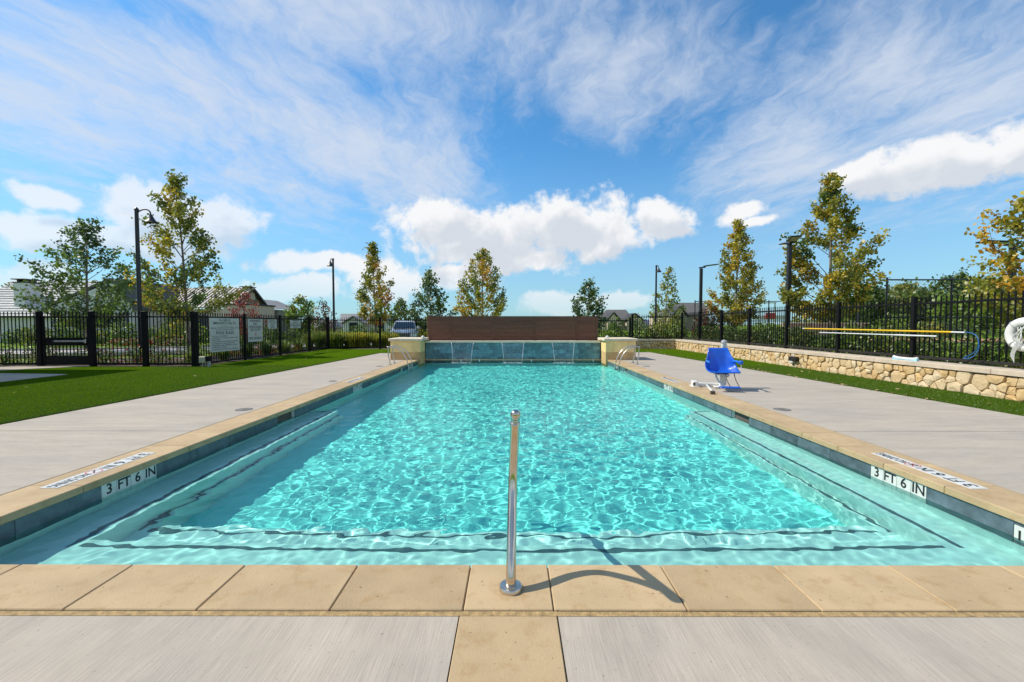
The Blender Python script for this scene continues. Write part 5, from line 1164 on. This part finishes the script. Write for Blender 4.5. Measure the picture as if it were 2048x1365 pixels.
# grey house beyond the car
def simple_house(name, label, px0, px1, yr, ye, Y, wall, roofm, gables, dep=7, hip=.0, base=-.1):
    t = thing(name, label, 'house', (at((px0 + px1) / 2, 649, Y).x, Y, base)); a, b_ = at(px0, ye, Y), at(px1, ye, Y); h_ = (b_.x - a.x) * hip
    zr = 1.435 + (649 - yr) / 868 * (Y + dep / 2)
    r0, r1 = Vector((a.x * (Y + dep / 2) / Y + h_, Y + dep / 2, zr)), Vector((b_.x * (Y + dep / 2) / Y - h_, Y + dep / 2, zr))
    q = MB(); q.add([a, b_, r1, r0, a + Vector((0, dep, 0)), b_ + Vector((0, dep, 0))], [(0, 1, 2, 3), (3, 2, 5, 4), (0, 3, 4), (1, 5, 2)]); q.build('roof', roofm, t)
    q = MB(); q.box((a.x + .2, Y + .3, base), (b_.x - .2, Y + dep - .3, a.z - .01)); q.build('wall', wall, t)
    for gx0_, gx1_, gy, wins in gables:
        g0, g1, gt_ = at(gx0_, ye + 1, Y - 1), at(gx1_, ye + 1, Y - 1), at((gx0_ + gx1_) / 2, gy, Y - 1)
        q = MB(); q.extr([(g0.x, Y - 1, base), (g1.x, Y - 1, base), g1, gt_ + Vector((0, 0, -.1)), g0], (0, 2.5, 0)); q.build('gable_wall', wall, t)
        q = MB(); ov = Vector((.25, 0, -.1)); dd = Vector((0, 3.8, 0)); k0 = Vector((0, -.25, 0))
        slabq(q, g0 - Vector((.25, 0, .12)) + k0, gt_ + k0, gt_ + dd, g0 - Vector((.25, 0, .12)) + dd, .14); slabq(q, gt_ + k0, g1 + Vector((.25, 0, -.12)) + k0, g1 + Vector((.25, 0, -.12)) + dd, gt_ + dd, .14); q.build('gable_roof', M['trim'] if roofm is M['darkroof'] else roofm, t)
        if wins: window(t, ((g0.x + g1.x) / 2, Y - 1.01, max(.9, g0.z - .9)), (g1.x - g0.x) * .45, 1.5)
    return t
simple_house('grey_house', 'pale grey house with dark gable trim behind the car', 681, 776, 628, 646, 55, M['whitewall'], M['metalroof'], [(688, 726, 634, True), (748, 776, 632, True)])
simple_house('grey_house', 'low grey roofed house far behind the left side fence', 628, 668, 640, 655, 60, M['creamwall'], M['metalroof'], [(640, 658, 645, True)])
simple_house('brick_house', 'beige house with dark hip roof and front gable right of the screen', 1196, 1268, 620, 640, 70, M['creamwall'], M['darkroof'], [(1216, 1238, 626, True), (1253, 1285, 628, True)], 9, .25)
simple_house('dark_roofed_house', 'house with charcoal roof behind the thin tree', 1334, 1420, 606, 632, 62, M['creamwall'], M['darkroof'], [(1345, 1372, 614, True)], 9, .18, .4)
simple_house('blue_roofed_house', 'low dark blue roof between the beige house and the thin tree', 1281, 1314, 640, 652, 75, M['whitewall'], pmat('dark_blue_roof', (.06, .075, .11), .7, var=.1), [], 7, .12)

# ------------------------------------------------------------------ parked car
M['carpaint'] = pmat('silver_car_paint', (.55, .58, .62), .3, metal=.35, var=.03, coat=.8)
M['rubber'] = pmat('tyre_rubber', (.02, .02, .02), .85, var=.1); M['carglass'] = pmat('tinted_car_glass', (.02, .03, .045), .05, var=.02, spec=.9)
car = thing('parked_car', 'silver sport utility car parked facing the pool beyond the fence', 'car', (-8.05, 32.4, -.035), R(9), local=True)
sec = [(-2.33, .66, .42, .80), (-2.25, .86, .34, .96), (-1.9, .93, .30, 1.06), (-1.15, .95, .30, 1.13), (-.9, .95, .30, 1.16), (1.9, .95, .30, 1.16), (2.25, .92, .32, 1.12), (2.38, .80, .42, 1.0)]
v = []; f = []
for y, w, zb, zt in sec:
    for x, z in ((-w * .9, zb), (-w, zb + .12), (-w, zt - .22), (-w * .9, zt - .03), (-w * .6, zt), (w * .6, zt), (w * .9, zt - .03), (w, zt - .22), (w, zb + .12), (w * .9, zb)): v.append((x, y, z))
for i in range(len(sec) - 1):
    for j in range(10): f.append((i * 10 + j, (i + 1) * 10 + j, (i + 1) * 10 + (j + 1) % 10, i * 10 + (j + 1) % 10))
f.append(tuple(range(10))); f.append(tuple(reversed([(len(sec) - 1) * 10 + j for j in range(10)])))
q = MB(); q.add(v, f); q.build('body', M['carpaint'], car, smooth=True)
cab = [(-.95, .84, 1.12), (-.25, .70, 1.66), (.1, .70, 1.73), (1.9, .68, 1.70), (2.22, .80, 1.15)]
v = []; f = []
for i, (y, w, z) in enumerate(cab): v += [(-w, y, z), (w, y, z)]
n0 = len(v); v += [(-.86, -.95, 1.10), (.86, -.95, 1.10), (-.86, 2.22, 1.10), (.86, 2.22, 1.10)]
for i in range(4): f.append((2 * i, 2 * i + 1, 2 * i + 3, 2 * i + 2))
f += [(0, 2, 4, 6, 8, 12)[:5] + (12, 10), (1, 11, 13, 9, 7, 5, 3)]
q = MB(); q.add(v, f); q.build('cabin', M['carpaint'], car)
q = MB(); q.add([(-.76, -.90, 1.19), (.76, -.90, 1.19), (.64, -.33, 1.62), (-.64, -.33, 1.62)], [(0, 1, 2, 3)]); q.v = [(x, y - .03, z + .02) for x, y, z in q.v]; q.extr([(-.76, -.935, 1.20), (.76, -.935, 1.20), (.64, -.36, 1.635), (-.64, -.36, 1.635)], (0, .02, -.02)); q.build('windshield', M['carglass'], car)
for s in (-1, 1):
    for y0, y1 in ((-.55, .45), (.52, 1.35), (1.42, 1.95)):
        q = MB(); q.extr([(s * .862, y0, 1.20), (s * .862, y1, 1.20), (s * .715, y1 - .08 if y1 > 1.9 else y1, 1.60), (s * .715, y0 + (.42 if y0 < 0 else 0), 1.60)], (s * .012, 0, .004)); q.build('side_window', M['carglass'], car)
    q = MB(); q.bbox((s * .62 - .22, -2.335, .80), (s * .62 + .22, -2.20, .95), .03); hd = q.build('headlight', M['whitepole'], car); q = MB(); q.bbox((s * .62 - .17, -2.345, .83), (s * .62 + .17, -2.336, .92), .003); q.build('lens', M['lamplens'], hd)
    q = MB(); q.bbox((s * 1.03 - .11, -.82, 1.13), (s * 1.03 + .11, -.70, 1.30), .03); q.build('mirror', M['carpaint'], car)
    q = MB(); q.tube([(s * .66, .0, 1.76), (s * .66, 1.8, 1.75)], .025, 6); q.build('roof_rail', M['trim'], car)
    for y in (-1.45, 1.4):
        q = MB(); RM = Matrix.Rotation(math.pi / 2, 4, 'Y'); q.lathe([(.25, -.11), (.34, -.10), (.36, 0), (.34, .10), (.25, .11)], (s * .86, y, .36), 20, M=RM); wh = q.build('wheel', M['rubber'], car, smooth=True)
        q = MB(); q.lathe([(.24, -.115), (.22, -.06), (.05, -.08), (.05, .08), (.22, .06), (.24, .115)], (s * .86, y, .36), 14, M=RM); q.build('rim', M['steelb'], wh)
q = MB(); q.bbox((-.52, -2.37, .52), (.52, -2.30, .86), .03); gr_ = q.build('grille', M['trim'], car)
for z in (.6, .69, .78): q = MB(); q.bbox((-.48, -2.385, z), (.48, -2.372, z + .02), .004); q.build('slat', M['steelb'], gr_)
q = MB(); q.bbox((-.86, -2.36, .34), (.86, -2.15, .50), .04); q.build('bumper', M['trim'], car)
q = MB(); q.bbox((-.26, -2.40, .50), (.26, -2.386, .60), .004); q.build('licence_plate', M['markwhite'], car)

# ------------------------------------------------------------------ pool house beyond the left picture edge, whose shade falls on the lawn
ph = thing('pool_house', 'flat roofed pool house beside the left lawn', 'building', (-22, 8, 0))
q = MB(); q.bbox((-27.5, 2.2, 6.2), (-17.42, 14.42, 6.6), .03); q.build('roof', M['wallcap'], ph)
q = MB(); q.box((-27, 2.8, 0), (-18.2, 13.9, 6.19)); q.build('wall', M['whitewall'], ph)
for y in (4.5, 8.3, 12.0): window(ph, (-18.19, y, 2.2), 1.8, 2.2, (1, 0, 0))
q = MB(); q.bbox((-18.199, 5.8, .02), (-18.12, 6.9, 2.3), .01); dd_ = q.build('door', M['trim'], ph); q = MB(); q.bbox((-18.119, 6.7, 1.0), (-18.06, 6.8, 1.12), .01); q.build('handle', M['steelb'], dd_)
